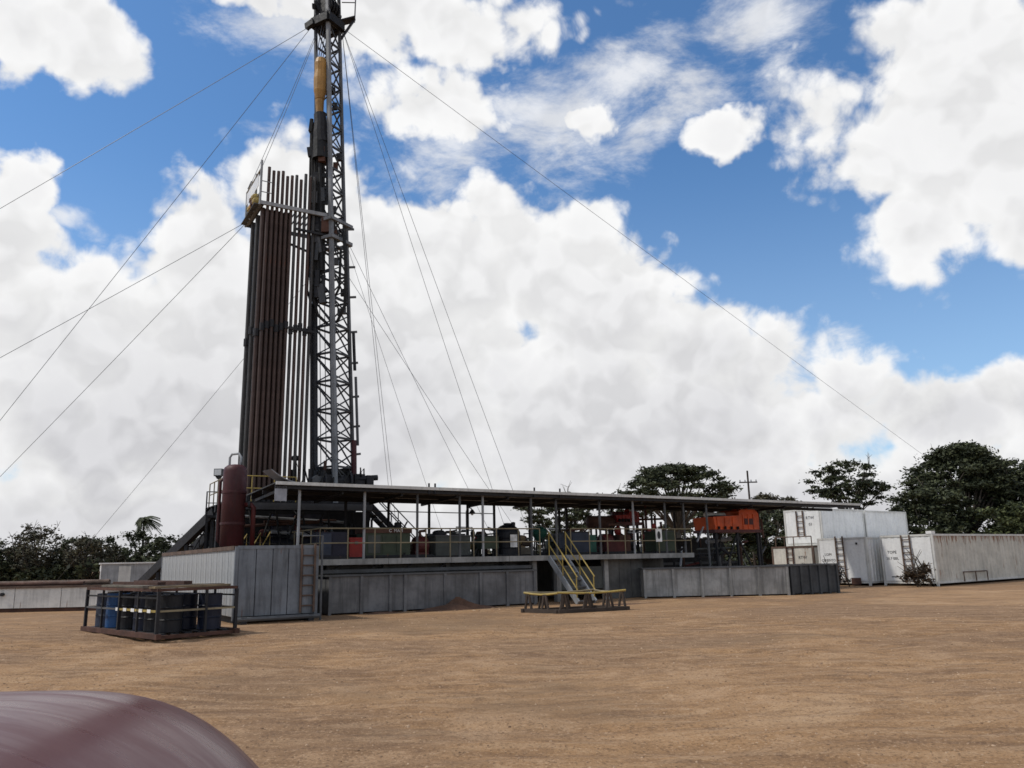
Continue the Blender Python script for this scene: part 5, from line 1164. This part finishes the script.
def tree(name, label, loc, H, rx, cz0, n_cl, seed, mat='leaf_dark', cr=(.8, 1.5), leaf=.22, dens=140, umbrella=False, trunk=.22, flat=.5, group=None, ry=None, thin=1.0, twigs=0, cat='tree'):
    rs = random.Random(seed); ry = ry or rx
    T = thing(name, label, cat, loc, 0, group)
    cen = []; rad = []
    zc = (H + cz0) / 2; rz = (H - cz0) / 2
    tries = 0
    while len(cen) < n_cl and tries < 4000:
        tries += 1
        a = rs.random() * math.tau; z = rs.uniform(-1, 1)
        if umbrella:
            z = rs.random() ** .7; rr = math.sqrt(max(0, 1 - z * z)) * rs.uniform(.45, 1.0)
            p = (rx * rr * math.cos(a), ry * rr * math.sin(a), cz0 + (H - cz0) * z - rs.random() * .4)
        else:
            rr = math.sqrt(1 - z * z); k = rs.uniform(.45, 1.0)
            p = (rx * rr * k * math.cos(a), ry * rr * k * math.sin(a), zc + rz * z * k)
        r = rs.uniform(*cr)
        if p[2] + r * flat > H + .15: p = (p[0], p[1], H - r * flat)
        cen.append(p); rad.append(r)
    npr = [int(dens * r * r * thin) for r in rad]
    leaves_mesh('crown', cen, rad, npr, leaf, mat, T, seed, flat)
    fork = (rs.uniform(-.2, .2), rs.uniform(-.2, .2), max(.7, cz0 * .75))
    tr = MB().path([(0, 0, -.1), (fork[0] * .4, fork[1] * .4, fork[2] * .5), fork], trunk, 8, trunk * .75)
    tr.build('trunk', 'bark', T, smooth=True)
    lm = MB(); nl = min(len(cen), 26)
    for i in range(nl):
        p = Vector(cen[i]); f = Vector(fork); m1 = f.lerp(p, .5) + Vector((rs.uniform(-.3, .3), rs.uniform(-.3, .3), rs.uniform(.0, .5)))
        lm.path([f - Vector((0, 0, .25)), m1, p], trunk * .42, 5, .03)
    for i in range(twigs):
        p = Vector(rs.choice(cen)); q = p + Vector((rs.uniform(-1, 1), rs.uniform(-1, 1), rs.uniform(.4, 1.4))); m1 = p.lerp(q, .5) + Vector((rs.uniform(-.2, .2), 0, rs.uniform(-.1, .2)))
        lm.path([p - Vector((0, 0, .3)), m1, q], .035, 4, .012); q2 = m1 + Vector((rs.uniform(-.7, .7), 0, rs.uniform(.2, .7))); lm.path([m1, q2], .02, 4, .01)
    lm.build('limbs', 'bark', T, smooth=True)
    return T
G = 'trees behind the rig yard'
tree('umbrella_tree', 'broad dark umbrella-crowned tree behind the middle of the canopy', (12.4, 62, 0), 8.75, 5.2, 4.9, 190, 11, 'leaf_dark', (.35, .8), .12, 520, True, .3, .36, G, 4.5, 1, 10)
tree('umbrella_tree', 'open layered tree seen under the canopy behind the yellow stairs', (3.6, 60, 0), 7.05, 3.4, 2.6, 95, 12, 'leaf_dark', (.3, .75), .12, 480, False, .2, .28, G, 2.8, 1.0, 8)
tree('open_tree', 'loose feathery tree standing behind the stacked white containers', (28.9, 70, 0), 9.8, 3.5, 5.0, 110, 13, 'leaf_dark', (.3, .75), .13, 430, False, .2, .4, G, 3.0, .9, 16)
tree('broad_tree', 'biggest dark spreading tree at the right behind the long container', (34.6, 62, 0), 9.8, 4.7, 4.0, 210, 14, 'leaf_dark', (.4, .95), .14, 480, True, .35, .36, G, 4.2, 1.0, 16)
tree('broad_tree', 'lower dark tree left of the biggest right-hand tree', (30.7, 60, 0), 6.7, 3.1, 1.2, 110, 15, 'leaf_dark', (.4, .9), .14, 430, False, .2, .45, G, 2.4, 1.0, 8)
tree('broad_tree', 'second tall dark tree just right of the biggest one', (39.3, 63, 0), 8.7, 4.2, 3.6, 170, 23, 'leaf_dark', (.4, .95), .14, 450, False, .3, .38, G, 3.6, 1.0, 14)
tree('broad_tree', 'dark tree cut by the right edge of the view', (41.5, 62, 0), 8.3, 4.6, 2.2, 170, 16, 'leaf_dark', (.4, 1.0), .14, 430, True, .3, .4, G, 3.4, 1.0, 10)
tree('small_tree', 'rounded green tree in front of the biggest right-hand tree', (36.5, 57, 0), 5.2, 4.3, .8, 130, 17, 'leaf_mid', (.45, .95), .14, 400, False, .2, .5, G, 2.4)
tree('small_tree', 'low tree tucked behind the right end of the long container', (43, 58, 0), 5.4, 3.8, .8, 100, 18, 'leaf_mid', (.45, .95), .14, 400, False, .2, .5, G, 2.4)
tree('far_tree', 'small far tree beside the utility pole above the canopy', (36.5, 118, 0), 10.4, 2.6, 6, 40, 19, 'leaf_grey', (.6, 1.1), .22, 240, True, .3, .5, G)
tree('far_tree', 'distant low tree right of the utility pole', (42, 125, 0), 10.3, 3.0, 5, 40, 20, 'leaf_grey', (.6, 1.2), .22, 240, True, .3, .5, G)
tree('far_tree', 'far dark tree showing under the canopy beside the orange shaker', (17.5, 72, 0), 6.3, 5.0, 1.2, 110, 21, 'leaf_dark', (.4, .95), .15, 360, False, .25, .42, G)
tree('far_tree', 'distant dark tree behind the stacked white containers', (23, 74, 0), 6.0, 4.4, 1.2, 100, 22, 'leaf_dark', (.4, .95), .15, 360, False, .25, .42, G)
GL = 'scrubby trees along the left edge of the yard'
LT = [(-49.5, 74, 4.0, 2.6, 'bare grey scrub tree at the far left edge', 'leaf_grey', .6, 16),
      (-46.6, 75, 4.2, 2.6, 'dark scrub tree second from the left edge', 'leaf_dark', 1, 4),
      (-43.6, 74, 5.5, 2.2, 'tallest wispy tree of the left tree line, thin at the top', 'leaf_grey', .55, 26),
      (-41.0, 77, 4.4, 2.5, 'rounded dark tree right of the wispy one on the left', 'leaf_dark', 1, 4),
      (-38.4, 74, 4.1, 2.4, 'low grey-green tree in the middle of the left tree line', 'leaf_grey', .8, 8),
      (-36.2, 78, 5.1, 3.2, 'dense dark tree left of the palm', 'leaf_dark', 1, 2),
      (-32.6, 77, 4.4, 2.6, 'dark tree standing directly below and right of the palm', 'leaf_dark', 1, 3),
      (-29.4, 77, 4.1, 2.4, 'dark tree behind the foot of the pipe ramp', 'leaf_dark', 1, 3),
      (-25.8, 80, 4.0, 2.6, 'dark tree hidden partly by the ramp and the grey tank', 'leaf_dark', 1, 2),
      (-53.5, 76, 4.6, 2.8, 'dark scrub tree cut by the left edge of the view', 'leaf_dark', 1, 3)]
for i, (x, y, H, rx, lb, mt, th, tw) in enumerate(LT):
    tree('scrub_tree', lb, (x, y, 0), H + .35, rx * 1.05, .9, 75, 30 + i, mt, (.32, .75), .13, 400, False, .13, .6, GL, None, th, tw)
def palm():
    T = thing('palm_tree', 'wind-blown palm rising above the left tree line', 'palm', (-36.2, 79, 0))
    MB().path([(0, 0, 0), (.1, 0, 2), (.05, 0, 4), (.0, 0, 6.35)], .14, 8, .1).build('trunk', 'bark', T, smooth=True)
    rs = random.Random(3); f0 = 0
    for k in range(34):
        a = rs.random() * math.tau; L = rs.uniform(.8, 1.25); up = rs.uniform(-.5, .95); pts = []
        for i in range(7):
            s = i / 6; x = math.cos(a) * L * s + .6 * s * s; y = math.sin(a) * L * s; z = 6.3 + up * L * s - 1.5 * s * s * L * .6; pts.append(Vector((x, y, z)))
        mb = MB()
        for i in range(6):
            p, q = pts[i], pts[i + 1]; d = (q - p).normalized(); sd = d.cross(Vector((0, 0, 1))).normalized()
            for j in range(3):
                c = p.lerp(q, j / 3); w = .34 * (1 - .5 * i / 6)
                for sg in (-1, 1):
                    e = c + sd * sg * w + d * .14 - Vector((0, 0, .14)); mb.add([c, c + d * .13, e], [(0, 1, 2)])
            mb.bar(p, q, .03)
        mb.build('frond', 'leaf_dark', T)
palm()
def scrub():
    rs = random.Random(77); cen = []; rad = []
    for i in range(230): cen.append((rs.uniform(-66, -20), rs.uniform(72, 80), rs.uniform(.3, 1.9))); rad.append(rs.uniform(.8, 1.5))
    for i in range(190): cen.append((rs.uniform(-24, 30), rs.uniform(84, 96), rs.uniform(.3, 2.0))); rad.append(rs.uniform(1.0, 1.8))
    for i in range(200): cen.append((rs.uniform(26, 60), rs.uniform(56, 66), rs.uniform(.3, 2.6))); rad.append(rs.uniform(.8, 1.5))
    o = leaves_mesh('undergrowth', cen, rad, [int(75 * r * r) for r in rad], .24, 'leaf_dark', None, 5, .75)
    tag(o, 'tangled dark undergrowth beneath the trees around the yard', 'undergrowth'); o['kind'] = 'stuff'
    cen = []; rad = []
    for i in range(500):
        x = rs.uniform(-500, 500); cen.append((x, rs.uniform(150, 230), rs.uniform(.5, 3))); rad.append(rs.uniform(3, 5))
    o = leaves_mesh('far_woods', cen, rad, [60] * 500, 1.1, 'leaf_grey', None, 6, .7)
    tag(o, 'low far-off woodland along the horizon', 'woods'); o['kind'] = 'stuff'
scrub()
tree('dry_bush', 'tangled dry brown bush at the foot of the white container ladder', (19.5, 39.9, 0), 1.05, .75, .1, 22, 60, 'leaf_dry', (.18, .34), .07, 1400, False, .03, .8, None, .4, .8, 8, 'bush')
tree('dry_bush', 'low dry weeds at the base of the lettered white container', (16.5, 42.2, 0), .45, .8, .05, 10, 61, 'leaf_dry', (.15, .3), .07, 900, False, .02, .7, None, .3, .7, 4, 'bush')
# utility pole
o = thing('utility_pole', 'utility pole with a crossarm rising behind the canopy', 'utility pole', (23.3, 80, 0))
MB().tube((0, 0, 0), (0, 0, 9.9), .13, .09, n=8).build('pole', 'old_wood', o); MB().bar((-.9, 0, 8.75), (.9, 0, 8.75), .1, .12).build('crossarm', 'old_wood', o)
for x in (-.8, -.3, .3, .8): MB().tube((x, 0, 8.8), (x, 0, 9.0), .05, n=6).build('insulator', 'galv', o)
